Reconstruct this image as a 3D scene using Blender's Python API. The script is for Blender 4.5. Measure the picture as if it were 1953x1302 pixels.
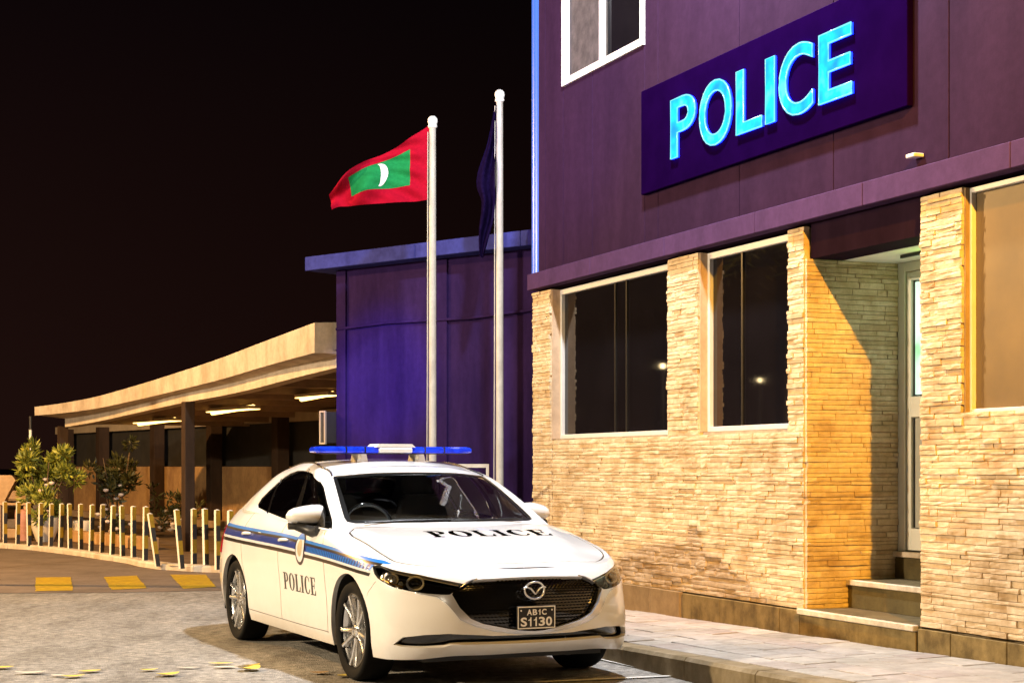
import bpy, bmesh, math, random
import numpy as np
from mathutils import Vector, Matrix, geometry
R = math.radians
rng = random.Random(7)
for _o in list(bpy.data.objects): bpy.data.objects.remove(_o)
SC = bpy.context.scene
COL = SC.collection

# ---------------------------------------------------------------- camera, night sky, lamps, exposure
cam = bpy.data.cameras.new("camera"); cam_o = bpy.data.objects.new("camera", cam); COL.objects.link(cam_o)
cam_o.location = (0, 0, 1.375); cam_o.rotation_euler = (R(90), 0, 0)
cam.sensor_width = 36; cam.lens = 36*3120/1953; cam.shift_y = (889.3-651)/1953; cam.shift_x = 0
cam.clip_start = .1; cam.clip_end = 2000
SC.camera = cam_o

W = bpy.data.worlds.new("World"); SC.world = W; W.use_nodes = True
wn = W.node_tree; wn.nodes.clear()
def wnode(t, **k):
    n = wn.nodes.new(t)
    for a, b in k.items(): setattr(n, a, b)
    return n
sky = wnode('ShaderNodeTexSky', sky_type='NISHITA', sun_disc=False, sun_elevation=R(-3), sun_rotation=R(200))
bg1 = wnode('ShaderNodeBackground'); bg1.inputs[1].default_value = .004
tc = wnode('ShaderNodeTexCoord'); sep = wnode('ShaderNodeSeparateXYZ'); ramp = wnode('ShaderNodeValToRGB')
ramp.color_ramp.elements[0].position = 0; ramp.color_ramp.elements[0].color = (.0085, .0032, .0024, 1)
ramp.color_ramp.elements[1].position = .34; ramp.color_ramp.elements[1].color = (.0007, .0004, .0009, 1)
bg2 = wnode('ShaderNodeBackground'); bg2.inputs[1].default_value = 1
add = wnode('ShaderNodeAddShader'); out = wnode('ShaderNodeOutputWorld')
L = wn.links.new
L(sky.outputs[0], bg1.inputs[0]); L(tc.outputs['Generated'], sep.inputs[0]); L(sep.outputs[2], ramp.inputs[0]); L(ramp.outputs[0], bg2.inputs[0])
glow = wnode('ShaderNodeMapRange'); glow.inputs[1].default_value = .35; glow.inputs[2].default_value = -.45; glow.inputs[3].default_value = .15; glow.inputs[4].default_value = 1.7
L(sep.outputs[0], glow.inputs[0]); L(glow.outputs[0], bg2.inputs[1]); L(bg1.outputs[0], add.inputs[0]); L(bg2.outputs[0], add.inputs[1]); L(add.outputs[0], out.inputs[0])

def lamp(name, kind, loc, power, color, size=.2, aim=None, cone=None, blend=.3):
    l = bpy.data.lights.new(name, kind); l.energy = power; l.color = color
    if kind in ('POINT', 'SPOT'): l.shadow_soft_size = size
    o = bpy.data.objects.new(name, l); COL.objects.link(o); o.location = loc
    if aim is not None: o.rotation_euler = (Vector(aim)-Vector(loc)).to_track_quat('-Z', 'Y').to_euler()
    if cone: l.spot_size = R(cone); l.spot_blend = blend
    return o
lamp("street_light", 'POINT', (-11.5, 8.2, 5.3), 7600, (1, .78, .51), .18)
lamp("sodium_light", 'POINT', (2.65, 3.0, 7.2), 1300, (1, .52, .10), .10)
lamp("entrance_boost_spot", 'SPOT', (2.62, 3.0, 7.22), 7600, (1, .46, .03), .06, aim=(2.75, 12.6, 1.5), cone=26, blend=.7)  # added spot beside the sodium lamp, strengthens its orange in the recess
lamp("flood_light", 'POINT', (.70, 11.5, 7.6), 3500, (.90, .93, 1), .16)
lamp("yard_light", 'POINT', (-13.0, 20.0, 6.5), 7500, (1, .56, .20), .15)
lamp("blue_light", 'SPOT', (-5.6, 10.5, 4.2), 9500, (.18, .13, 1), .15, aim=(-1.55, 19.8, 2.4), cone=12, blend=.9)
lamp("blue_wash_light", 'SPOT', (-5.0, 9.0, 5.0), 2600, (.26, .12, 1), .2, aim=(.6, 16.0, 5.0), cone=26, blend=.9)
lamp("lobby_light", 'POINT', (2.93, 11.28, 2.72), 1.5, (.45, 1, .08), .05)
SC.view_settings.view_transform = 'Standard'; SC.view_settings.look = 'None'
SC.view_settings.exposure = .15; SC.view_settings.gamma = 1; SC.view_settings.use_curve_mapping = False
SC.render.engine = 'CYCLES'
SC.cycles.max_bounces = 8; SC.cycles.diffuse_bounces = 2; SC.cycles.transparent_max_bounces = 12; SC.cycles.sample_clamp_indirect = 4; SC.cycles.use_denoising = True
SC.cycles.caustics_reflective = False; SC.cycles.caustics_refractive = False

# ---------------------------------------------------------------- materials
class M:
    """node builder round one Principled BSDF"""
    def __init__(s, name):
        s.m = bpy.data.materials.new(name); s.m.use_nodes = True; s.t = s.m.node_tree; s.b = s.t.nodes['Principled BSDF']
    def n(s, typ, **k):
        x = s.t.nodes.new(typ)
        for a, b in k.items():
            if a in ('operation', 'blend_type', 'data_type', 'feature', 'distance', 'interpolation', 'noise_dimensions', 'wave_type', 'bands_direction'): setattr(x, a, b)
            else: x.inputs[a].default_value = b
        return x
    def l(s, a, b): s.t.links.new(a, b)
    def co(s, kind='Object', scale=(1, 1, 1)):
        c = s.n('ShaderNodeTexCoord'); m = s.n('ShaderNodeMapping'); m.inputs['Scale'].default_value = scale
        s.l(c.outputs[kind], m.inputs[0]); return m.outputs[0]
    def noise(s, vec, scale, detail=6, rough=.6):
        x = s.n('ShaderNodeTexNoise', Scale=scale, Detail=detail, Roughness=rough); s.l(vec, x.inputs['Vector']); return x.outputs['Fac']
    def ramp(s, fac, stops):
        r = s.n('ShaderNodeValToRGB'); e = r.color_ramp.elements
        while len(e) < len(stops): e.new(.5)
        for el, (p, c) in zip(e, stops): el.position = p; el.color = (*c, 1)
        s.l(fac, r.inputs[0]); return r.outputs[0]
    def mix(s, fac, a, b, mode='MIX'):
        x = s.n('ShaderNodeMixRGB', blend_type=mode)
        for i, v in ((0, fac), (1, a), (2, b)):
            if hasattr(v, 'is_output'): s.l(v, x.inputs[i])
            else: x.inputs[i].default_value = v if i == 0 else (*v, 1)
        return x.outputs[0]
    def bump(s, h, strength=.3, dist=.01):
        x = s.n('ShaderNodeBump', Strength=strength, Distance=dist); s.l(h, x.inputs['Height']); s.l(x.outputs[0], s.b.inputs['Normal']); return x
    def col(s, c):
        if hasattr(c, 'is_output'): s.l(c, s.b.inputs['Base Color'])
        else: s.b.inputs['Base Color'].default_value = (*c, 1)
    def set(s, **k):
        for a, v in k.items():
            s.b.inputs[a.replace('_', ' ')].default_value = v
        return s

def plain(name, c, rough=.5, var=.12, scale=8, bump=0, metal=0, coat=0, spec=.5, kind='Object', bdist=.004):
    m = M(name); v = m.co(kind); f = m.noise(v, scale)
    m.col(m.ramp(f, [(.3, tuple(x*(1-var) for x in c)), (.7, tuple(min(1, x*(1+var)) for x in c))]))
    m.set(Roughness=rough, Metallic=metal); m.b.inputs['Coat Weight'].default_value = coat; m.b.inputs['Coat Roughness'].default_value = .03
    m.b.inputs['Specular IOR Level'].default_value = spec
    if bump: m.bump(m.noise(v, scale*6), bump, bdist)
    return m.m

def emit(name, c, strength, base=(0, 0, 0)):
    m = M(name); m.col(base); m.b.inputs['Emission Color'].default_value = (*c, 1); m.b.inputs['Emission Strength'].default_value = strength
    m.set(Roughness=.3); return m.m

def glass(name, tint, refl=1.0, rough=.0):
    m = M(name); t = m.t; t.nodes.remove(m.b)
    tr = t.nodes.new('ShaderNodeBsdfTransparent'); tr.inputs[0].default_value = (*tint, 1)
    gl = t.nodes.new('ShaderNodeBsdfGlossy'); gl.inputs['Roughness'].default_value = rough; gl.inputs[0].default_value = (refl, refl, refl, 1)
    fr = t.nodes.new('ShaderNodeFresnel'); fr.inputs[0].default_value = 1.5; mx = t.nodes.new('ShaderNodeMixShader')
    t.links.new(fr.outputs[0], mx.inputs[0]); t.links.new(tr.outputs[0], mx.inputs[1]); t.links.new(gl.outputs[0], mx.inputs[2])
    t.links.new(mx.outputs[0], t.nodes['Material Output'].inputs[0]); return m.m

def mk_stone():
    m = M('ledger_stone'); v = m.co('Object')
    oi = m.n('ShaderNodeObjectInfo'); ge = m.n('ShaderNodeNewGeometry')
    ad = m.n('ShaderNodeMath', operation='ADD'); m.l(oi.outputs['Random'], ad.inputs[0]); m.l(ge.outputs['Random Per Island'], ad.inputs[1])
    fr = m.n('ShaderNodeMath', operation='FRACT'); m.l(ad.outputs[0], fr.inputs[0])
    tone = m.ramp(fr.outputs[0], [(0, (.56, .43, .27)), (.3, (.68, .55, .37)), (.65, (.73, .60, .42)), (.85, (.63, .49, .31)), (1, (.78, .67, .49))])
    f = m.noise(v, 22, 8, .65); g = m.noise(v, 3.1, 4)
    dirt = m.ramp(g, [(.30, (.66, .58, .47)), (.55, (1, 1, 1))])
    grain = m.ramp(f, [(.25, (.74, .70, .64)), (.7, (1.0, 1.0, 1.0))])
    m.col(m.mix(1, m.mix(1, tone, grain, 'MULTIPLY'), dirt, 'MULTIPLY'))
    m.set(Roughness=.86); m.b.inputs['Specular IOR Level'].default_value = .25
    m.bump(m.noise(v, 46, 8, .7), .75, .012); return m.m
def mk_paint():
    m = M('white_car_paint'); v = m.co('Object'); f = m.noise(v, 2.3, 5)
    base = m.ramp(f, [(.3, (.79, .79, .78)), (.7, (.83, .83, .825))])
    sx = m.n('ShaderNodeSeparateXYZ'); m.l(v, sx.inputs[0]); mr = m.n('ShaderNodeMapRange'); m.l(sx.outputs[2], mr.inputs[0])
    for i, q in ((1, .50), (2, .20), (3, 0.0), (4, .55)): mr.inputs[i].default_value = q
    ml = m.n('ShaderNodeMath', operation='MULTIPLY'); m.l(mr.outputs[0], ml.inputs[0]); m.l(m.noise(m.co('Object'), 9, 7, .7), ml.inputs[1])
    m.col(m.mix(ml.outputs[0], base, (.42, .36, .28))); m.set(Roughness=.30)
    m.b.inputs['Coat Weight'].default_value = 1; m.b.inputs['Coat Roughness'].default_value = .025
    m.bump(m.noise(m.co('Object'), 240, 2), .012, .001); return m.m
def mk_road():
    m = M('worn_asphalt'); v = m.co('Object'); a = m.noise(v, .35, 5); b = m.noise(v, 12, 9, .78); c = m.noise(m.co('Object', (1, .35, 1)), 2.2, 6, .7)
    base = m.ramp(b, [(.34, (.12, .117, .11)), (.5, (.32, .308, .285)), (.68, (.55, .53, .49))])
    st = m.ramp(c, [(.33, (.58, .56, .53)), (.5, (.92, .92, .92)), (.66, (1.15, 1.13, 1.1))])
    pt = m.ramp(a, [(.35, (.80, .78, .74)), (.65, (1.05, 1.05, 1.05))])
    vo = m.n('ShaderNodeTexVoronoi', Scale=95.0); m.l(v, vo.inputs['Vector'])
    ag = m.ramp(vo.outputs['Distance'], [(.1, (1.15, 1.13, 1.1)), (.5, (.86, .85, .83))])
    m.col(m.mix(1, m.mix(1, m.mix(1, base, st, 'MULTIPLY'), pt, 'MULTIPLY'), ag, 'MULTIPLY')); m.set(Roughness=.82)
    h = m.mix(.5, m.noise(v, 60, 8, .7), vo.outputs['Distance']); m.bump(h, .8, .016); return m.m
def mk_paver():
    m = M('pale_paver'); v = m.co('Object'); oi = m.n('ShaderNodeObjectInfo')
    tone = m.ramp(oi.outputs['Random'], [(0, (.33, .31, .28)), (.35, (.42, .395, .355)), (.7, (.37, .325, .30)), (1, (.47, .445, .40))])
    f = m.noise(v, 9, 8, .7); g = m.noise(v, 1.7, 5)
    m.col(m.mix(1, m.mix(1, tone, m.ramp(f, [(.28, (.68, .66, .62)), (.65, (1.06, 1.05, 1.03))]), 'MULTIPLY'), m.ramp(g, [(.3, (.76, .74, .70)), (.62, (1.06, 1.06, 1.06))]), 'MULTIPLY'))
    m.set(Roughness=.78); m.bump(m.noise(v, 55, 8, .7), .5, .008); return m.m
def stained(name, c, c2, rough=.7, sc=(1, 1, .18), scale=5, bump=.15, spec=.25):
    """paint or concrete with streaks that run down"""
    m = M(name); f = m.noise(m.co('Object', sc), scale, 6, .65); g = m.noise(m.co('Object'), 14, 7, .7)
    m.b.inputs['Specular IOR Level'].default_value = spec; a = m.ramp(f, [(.34, c2), (.62, c)]); m.col(m.mix(1, a, m.ramp(g, [(.3, (.82, .82, .82)), (.7, (1.06, 1.06, 1.06))]), 'MULTIPLY'))
    m.set(Roughness=rough); m.bump(m.noise(m.co('Object'), 70, 6), bump, .004); return m.m
def mk_flag(name, c):
    m = M(name); v = m.co('Object'); m.col(m.ramp(m.noise(v, 30, 5), [(.3, tuple(x*.8 for x in c)), (.7, c)])); m.set(Roughness=.9)
    m.b.inputs['Specular IOR Level'].default_value = .04; m.bump(m.noise(m.co('Object', (1, 1, 1)), 160, 2), .25, .003); return m.m
def mk_leaf(name, cs):
    m = M(name); oi = m.n('ShaderNodeNewGeometry'); m.col(m.ramp(oi.outputs['Random Per Island'], [(i/(len(cs)-1), c) for i, c in enumerate(cs)]))
    m.set(Roughness=.5); m.b.inputs['Transmission Weight'].default_value = 0; return m.m
def mk_neon():
    m = M('lit_letter_face'); v = m.co('Object'); f = m.noise(v, 5.5, 2)
    c = m.ramp(f, [(.26, (.0, .26, 1)), (.42, (.0, .44, 1)), (.54, (.0, .62, 1)), (.68, (.09, .90, 1))])
    m.l(c, m.b.inputs['Emission Color']); m.b.inputs['Emission Strength'].default_value = 1.6; m.col((0, .004, .02)); m.set(Roughness=.6); m.b.inputs['Specular IOR Level'].default_value = .05; return m.m

MT = dict(
 stone=mk_stone(), paint=mk_paint(), road=mk_road(), paver=mk_paver(),
 mortar=plain('stone_backing', (.30, .24, .165), .95, .3, 12, .4),
 upper=stained('purple_grey_cladding', (.029, .0120, .033), (.021, .0085, .025), .9, (1, 1, .22), 2.6, .2, .04),
 band=stained('purple_grey_band', (.066, .031, .088), (.050, .024, .068), .85, (1, 1, .3), 3, .15, .06),
 darkpurple=stained('dark_purple_beam', (.018, .008, .018), (.012, .005, .012), .9, (1, 1, .18), 5, .15, .03),
 signboard=plain('sign_board_purple', (.0055, .0006, .022), .9, .15, 4, 0, 0, 0, 0),
 neon=mk_neon(), neon_edge=emit('lit_letter_edge', (.22, .86, 1), 1.1), letter_side=emit('letter_side', (.002, .012, 1), 16),
 white_frame=plain('white_window_frame', (.60, .58, .54), .4, .07, 6), white_metal=plain('white_metal', (.74, .73, .70), .38, .06, 9),
 pole=stained('cream_pole_paint', (.47, .45, .40), (.39, .36, .31), .4, (1, 1, .3), 9, .05),
 darkglass=plain('dark_tinted_pane', (.006, .005, .006), .03, .2, 2, 0, 0, 0, .55),
 curtain=plain('grey_curtain', (.045, .038, .034), .9, .5, 9, .4), blind=plain('tan_blind', (.11, .066, .016), .45, .3, 1.5, .1, 0, .25),
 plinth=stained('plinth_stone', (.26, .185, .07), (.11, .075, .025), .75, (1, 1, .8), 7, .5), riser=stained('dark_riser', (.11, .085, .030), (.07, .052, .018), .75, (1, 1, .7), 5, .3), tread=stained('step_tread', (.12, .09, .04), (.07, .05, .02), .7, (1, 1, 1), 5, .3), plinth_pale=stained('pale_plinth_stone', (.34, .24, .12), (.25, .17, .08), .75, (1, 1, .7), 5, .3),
 step=stained('step_slab', (.60, .52, .40), (.46, .38, .27), .6, (1, 1, 1), 7, .2), kerb=stained('kerb_stone', (.30, .24, .15), (.18, .135, .07), .8, (1, 1, .8), 5, .4),
 ceiling=plain('recess_ceiling', (.70, .70, .60), .8, .08, 5), door_frame=plain('pale_door_frame', (.66, .66, .58), .45, .06, 5), door_panel=plain('grey_door_panel', (.36, .36, .30), .5, .08, 5),
 door_glass=None, black=plain('black_plastic', (.012, .012, .012), .45, .2, 12), rubber=plain('tyre_rubber', (.005, .005, .005), .85, .2, 20, .2, 0, 0, .15), gasket=plain('black_gasket', (.008, .008, .008), .3, .1, 8),
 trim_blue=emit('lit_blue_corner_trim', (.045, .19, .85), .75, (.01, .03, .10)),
 chrome=plain('chrome', (.74, .74, .77), .2, .02, 4, 0, .7), alloy=plain('silver_alloy', (.74, .74, .74), .24, .08, 8, 0, .92), steel=plain('dull_steel', (.35, .34, .33), .4, .1, 8, 0, 1),
 gloss_black=plain('gloss_black', (.006, .006, .006), .08, .1, 6, 0, 0, .6), interior=plain('dark_interior', (.018, .017, .018), .7, .2, 9), seat=plain('charcoal_seat', (.03, .028, .03), .85, .2, 14, .3),
 pillar_trim=plain('beige_pillar_trim', (.72, .69, .60), .7, .05, 5),
 glass_car=glass('car_glass', (.66, .68, .66)), glass_tint=glass('tinted_side_glass', (.20, .20, .21)), glass_clear=glass('clear_lens', (.92, .92, .92)),
 s_lblue=plain('livery_light_blue', (.02, .20, .70), .3, .05, 5, 0, 0, .7), s_blue=plain('livery_blue', (.02, .045, .26), .3, .12, 9, 0, 0, .7), s_navy=plain('livery_navy', (.008, .010, .03), .3, .05, 5, 0, 0, .7),
 s_white=plain('livery_white', (.72, .74, .80), .3, .03, 5, 0, 0, .7), s_black=plain('livery_black', (.008, .008, .010), .35, .05, 5, 0, 0, .5), gold=plain('crest_gold', (.42, .36, .24), .4, .15, 30),
 lens_blue=None, stud=plain('grille_stud_metal', (.035, .033, .033), .16, .1, 40, 0, .7, .6), reflector=plain('lamp_reflector', (.86, .80, .68), .3, .2, 60, 0, .7), amber=plain('amber_reflector', (.65, .35, .08), .2, .15, 60, 0, .6), plate=plain('black_plate', (.012, .012, .012), .35, .1, 8), plate_white=plain('plate_white', (.93, .93, .92), .4, .02, 8),
 purple_wall=stained('purple_render', (.027, .0135, .075), (.015, .0075, .044), .9, (1, 1, .22), 2.4, .3, .02), fascia=stained('blue_lit_fascia', (.042, .050, .27), (.026, .030, .17), .8, (1, 1, 1), 4, .1, .04),  # fascia base colour includes the blue lamp light falling on it
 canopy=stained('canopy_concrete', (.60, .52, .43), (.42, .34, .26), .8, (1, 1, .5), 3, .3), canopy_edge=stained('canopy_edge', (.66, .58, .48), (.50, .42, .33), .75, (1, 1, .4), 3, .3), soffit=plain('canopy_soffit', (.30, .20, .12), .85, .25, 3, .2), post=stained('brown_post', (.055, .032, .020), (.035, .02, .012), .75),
 backwall=stained('ochre_wall', (.55, .33, .14), (.36, .20, .09), .85, (1, 1, .8), 2.5, .4), dark_opening=plain('dark_opening', (.03, .027, .024), .8, .3, 3), pale_lintel=plain('pale_lintel', (.42, .34, .24), .8, .15, 3),
 tube=emit('fluorescent_tube', (1, .62, .16), 5.5), glint_globe=emit('added_glint_globe', (1, .86, .62), 70), globe=emit('lamp_globe', (1, .74, .36), 30), tube_case=plain('lamp_case', (.5, .42, .3), .5, .05, 5),
 red=mk_flag('flag_red', (.33, .004, .020)), green=mk_flag('flag_green', (.012, .20, .06)), flagwhite=mk_flag('flag_white', (.85, .85, .82)), navy=plain('flag_navy', (.006, .003, .020), .95, .3, 20, 0, 0, 0, 0),
 b_white=plain('bollard_white', (.80, .78, .72), .35, .05, 14), b_yellow=stained('bollard_yellow', (.34, .21, .012), (.24, .14, .012), .6, (1, 1, 1), 12, .1), b_black=plain('bollard_black', (.02, .018, .016), .5, .2, 14),
 y_paint=stained('worn_yellow_paint', (.46, .30, .012), (.34, .22, .02), .7, (1, 1, 1), 7, .4), w_paint=stained('worn_white_paint', (.72, .70, .64), (.50, .48, .43), .7, (1, 1, 1), 9, .3),
 platform=stained('brown_paving', (.20, .13, .075), (.12, .075, .045), .85, (1, 1, 1), 2, .4), band_road=stained('brown_asphalt', (.20, .155, .12), (.13, .10, .075), .85, (1, 1, 1), 1.6, .6),
 tan=stained('tan_render', (.56, .40, .26), (.46, .31, .19), .8, (1, 1, .6), 3, .2), pot_pink=plain('terracotta_pot', (.46, .22, .16), .7, .12, 8, .1), pot_pale=plain('pale_pot', (.66, .58, .45), .6, .08, 8, .1),
 foliage=mk_leaf('shrub_leaf', [(.09, .11, .016), (.20, .22, .025), (.34, .34, .04), (.13, .15, .02), (.44, .42, .06)]), foliage_dark=mk_leaf('dark_shrub_leaf', [(.03, .035, .010), (.06, .06, .014), (.10, .085, .02)]), stem=plain('stem', (.16, .10, .05), .85, .2, 20, .3), blossom=plain('pale_blossom', (.75, .60, .50), .7, .1, 20),
 leaf_yellow=mk_leaf('fallen_leaf_yellow', [(.62, .46, .05), (.70, .56, .12)]), leaf_pale=mk_leaf('fallen_leaf_pale', [(.62, .56, .42), (.66, .60, .48)]), leaf_brown=mk_leaf('fallen_leaf_brown', [(.30, .16, .05), (.36, .22, .08)]),
)
def mk_doorglass():
    m = M('lit_door_glass'); v = m.co('Object'); f = m.noise(v, 2.6, 3); c = m.ramp(f, [(.32, (.22, .70, .28)), (.44, (.66, 1, .74)), (.58, (.88, 1, .92))])
    m.l(c, m.b.inputs['Emission Color']); m.b.inputs['Emission Strength'].default_value = .95; m.col((.1, .15, .1)); m.set(Roughness=.1); return m.m
MT['door_glass'] = mk_doorglass()
def mk_lens():
    m = M('blue_lens'); v = m.co('Object'); f = m.noise(v, 14, 3)
    m.col(m.ramp(f, [(.3, (.004, .02, .30)), (.7, (.012, .06, .72))])); m.set(Roughness=.12); m.b.inputs['Coat Weight'].default_value = .8
    m.b.inputs['Emission Color'].default_value = (.004, .02, .8, 1); m.b.inputs['Emission Strength'].default_value = .35; return m.m
MT['lens_blue'] = mk_lens()

# ---------------------------------------------------------------- mesh helpers
def link(name, me, mat, parent=None, **props):
    o = bpy.data.objects.new(name, me); COL.objects.link(o)
    mats = mat if isinstance(mat, (list, tuple)) else [mat]
    if not me.materials:
        for k in mats: me.materials.append(MT[k])
    if parent is not None: o.parent = parent
    for a, b in props.items(): o[a] = b
    return o
def thing(name, loc, rz, label, category, group=None):
    o = bpy.data.objects.new(name, None); COL.objects.link(o); o.location = loc; o.rotation_euler = (0, 0, rz); o.empty_display_size = .2
    o['label'] = label; o['category'] = category
    if group: o['group'] = group
    return o
def tag(o, label, category, group=None):
    o['label'] = label; o['category'] = category
    if group: o['group'] = group
    return o
class B:
    """collects geometry for ONE mesh object"""
    def __init__(s): s.v = []; s.f = []; s.mi = []; s.sm = []
    def add(s, v, f, mi=0, smooth=False):
        k = len(s.v); s.v += [tuple(p) for p in v]
        for q in f: s.f.append([k+i for i in q]); s.mi.append(mi); s.sm.append(smooth)
        return s
    def box(s, x0, x1, y0, y1, z0, z1, mi=0, bev=0, rot=None, at=None):
        bm = bmesh.new(); bmesh.ops.create_cube(bm, size=1)
        for v in bm.verts: v.co = Vector(((x0+x1)/2+v.co.x*(x1-x0), (y0+y1)/2+v.co.y*(y1-y0), (z0+z1)/2+v.co.z*(z1-z0)))
        if bev: bmesh.ops.bevel(bm, geom=bm.edges[:], offset=bev, segments=1, affect='EDGES', profile=.5)
        if rot is not None:
            Mx = Matrix.Translation(at or (0, 0, 0)) @ rot.to_4x4(); bm.transform(Mx)
        bm.verts.index_update(); s.add([v.co for v in bm.verts], [[v.index for v in f.verts] for f in bm.faces], mi); bm.free(); return s
    def prism(s, poly, axis, a, b, mi=0):
        """polygon in the two other axes pushed from a to b along axis (0, 1, 2)"""
        o = [i for i in range(3) if i != axis]; n = len(poly); V = []
        for w in (a, b):
            for p in poly:
                c = [0, 0, 0]; c[axis] = w; c[o[0]] = p[0]; c[o[1]] = p[1]; V.append(c)
        s.add(V, [list(range(n))[::-1], list(range(n, 2*n))]+[[i, (i+1) % n, n+(i+1) % n, n+i] for i in range(n)], mi); return s
    def loft(s, rings, mi=0, smooth=True, close=True, caps=True):
        n = len(rings[0]); V = [p for r in rings for p in r]; F = []
        for i in range(len(rings)-1):
            for j in range(n if close else n-1):
                F.append([i*n+j, i*n+(j+1) % n, (i+1)*n+(j+1) % n, (i+1)*n+j])
        s.add(V, F, mi, smooth)
        if caps and close: 
            k = len(s.v); s.add(rings[0], [list(range(n))[::-1]], mi); s.add(rings[-1], [list(range(n))], mi)
        return s
    def lathe(s, prof, axis=2, seg=24, at=(0, 0, 0), mi=0, smooth=True, caps=True):
        rings = []
        for r, h in prof:
            ring = []
            for k in range(seg):
                a = 2*math.pi*k/seg; p = [r*math.cos(a), r*math.sin(a), h]
                if axis == 1: p = [p[0], p[2], -p[1]]
                if axis == 0: p = [p[2], p[0], p[1]]
                ring.append((p[0]+at[0], p[1]+at[1], p[2]+at[2]))
            rings.append(ring)
        return s.loft(rings, mi, smooth, True, caps)
    def tube(s, pts, r, seg=8, mi=0, closed=False):
        P = [Vector(p) for p in pts]; n = len(P); rings = []
        up = Vector((0, 0, 1)); rr = r if isinstance(r, (list, tuple)) else [r]*n
        for i in range(n):
            d = (P[(i+1) % n if closed else min(i+1, n-1)]-P[(i-1) % n if closed else max(i-1, 0)]).normalized()
            a = d.cross(up); a = d.cross(Vector((1, 0, 0))) if a.length < .1 else a; a.normalize(); b = d.cross(a)
            rings.append([tuple(P[i]+(a*math.cos(2*math.pi*k/seg)+b*math.sin(2*math.pi*k/seg))*rr[i]) for k in range(seg)])
        if closed: rings.append(rings[0])
        return s.loft(rings, mi, True, True, not closed)
    def mesh(s, name):
        me = bpy.data.meshes.new(name); me.from_pydata(s.v, [], s.f); me.polygons.foreach_set('material_index', s.mi); me.polygons.foreach_set('use_smooth', s.sm); me.update(); return me
    def obj(s, name, mat, parent=None, **props): return link(name, s.mesh(name), mat, parent, **props)
def bx(name, mat, parent, x0, x1, y0, y1, z0, z1, bev=0, **props):
    return B().box(x0, x1, y0, y1, z0, z1, 0, bev).obj(name, mat, parent, **props)
def inside(px, py, poly):
    """even-odd test, vectorised"""
    poly = np.asarray(poly, float); c = np.zeros(len(px), bool); x1, y1 = poly[-1]
    for x2, y2 in poly:
        k = (y1 > py) != (y2 > py)
        with np.errstate(divide='ignore', invalid='ignore'): xi = (x1-x2)*(py-y2)/(y1-y2)+x2
        c ^= k & (px < xi); x1, y1 = x2, y2
    return c
def cdt(points, polys, opens=(), eps=1e-6):
    """constrained triangulation of loose points, closed polygons and open polylines -> (verts, tris)"""
    V = [tuple(p) for p in points]; E = []
    for poly in polys:
        k = len(V); n = len(poly); V += [tuple(p) for p in poly]; E += [(k+i, k+(i+1) % n) for i in range(n)]
    for pl in opens:
        k = len(V); V += [tuple(p) for p in pl]; E += [(k+i, k+i+1) for i in range(len(pl)-1)]
    r = geometry.delaunay_2d_cdt([Vector(p) for p in V], E, [], 0, eps)
    return np.array([tuple(p) for p in r[0]]), np.array([list(f) for f in r[2]], int)
def segdist(P, polys):
    d = np.full(len(P), 1e9)
    for poly in polys:
        q = np.asarray(poly, float)
        for a, b in zip(q, np.roll(q, -1, 0)):
            ab = b-a; t = np.clip(((P-a)@ab)/max(ab@ab, 1e-12), 0, 1); d = np.minimum(d, np.hypot(*(P-a-t[:, None]*ab).T))
    return d
def resample(poly, step, closed=True):
    q = np.asarray(poly, float); q2 = np.vstack([q, q[:1]]) if closed else q; out = []
    for a, b in zip(q2[:-1], q2[1:]):
        n = max(1, int(math.ceil(np.hypot(*(b-a))/step))); out += [a+(b-a)*i/n for i in range(n)]
    if not closed: out.append(q2[-1])
    return np.array(out)
def smoothpoly(poly, it=2, keep=()):
    """Chaikin corner cutting of a closed polygon"""
    q = np.asarray(poly, float)
    for _ in range(it):
        nx = np.roll(q, -1, 0); q = np.stack([q*.75+nx*.25, q*.25+nx*.75], 1).reshape(-1, 2)
    return q
def fill(polys, step=None):
    """even-odd fill of closed 2D polygons -> (verts, tris)"""
    pts = []
    if step:
        A = np.vstack(polys); lo = A.min(0); hi = A.max(0)
        g = np.stack(np.meshgrid(np.arange(lo[0]+step/2, hi[0], step), np.arange(lo[1]+step/2, hi[1], step)), -1).reshape(-1, 2)
        g = g[segdist(g, polys) > step*.35]; pts = g
    v, f = cdt(pts, polys); c = v[f].mean(1); k = np.zeros(len(f), bool)
    for p in polys: k ^= inside(c[:, 0], c[:, 1], p)
    f = f[k]; used = np.unique(f); mp = np.full(len(v), -1); mp[used] = np.arange(len(used)); return v[used], mp[f]
def font_mesh(txt, size, extrude=0, bold=0, bevel=0, outline=False, space=1):
    c = bpy.data.curves.new('txt', 'FONT'); c.body = txt; c.size = size; c.extrude = extrude; c.offset = bold; c.space_character = space; c.resolution_u = 6
    if outline: c.fill_mode = 'NONE'; c.bevel_depth = bevel; c.bevel_resolution = 2
    c.align_x = 'LEFT'
    o = bpy.data.objects.new('txt', c); COL.objects.link(o); dg = bpy.context.evaluated_depsgraph_get(); dg.update()
    me = bpy.data.meshes.new_from_object(o.evaluated_get(dg)); bpy.data.objects.remove(o); bpy.data.curves.remove(c); me.materials.clear(); return me
def ell(cx, cy, rx, ry, a0=0, a1=360, n=28):
    full = abs(a1-a0) >= 360; k = n if full else n+1
    return [(cx+rx*math.cos(R(a0+(a1-a0)*i/n)), cy+ry*math.sin(R(a0+(a1-a0)*i/n))) for i in range(k)]
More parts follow.
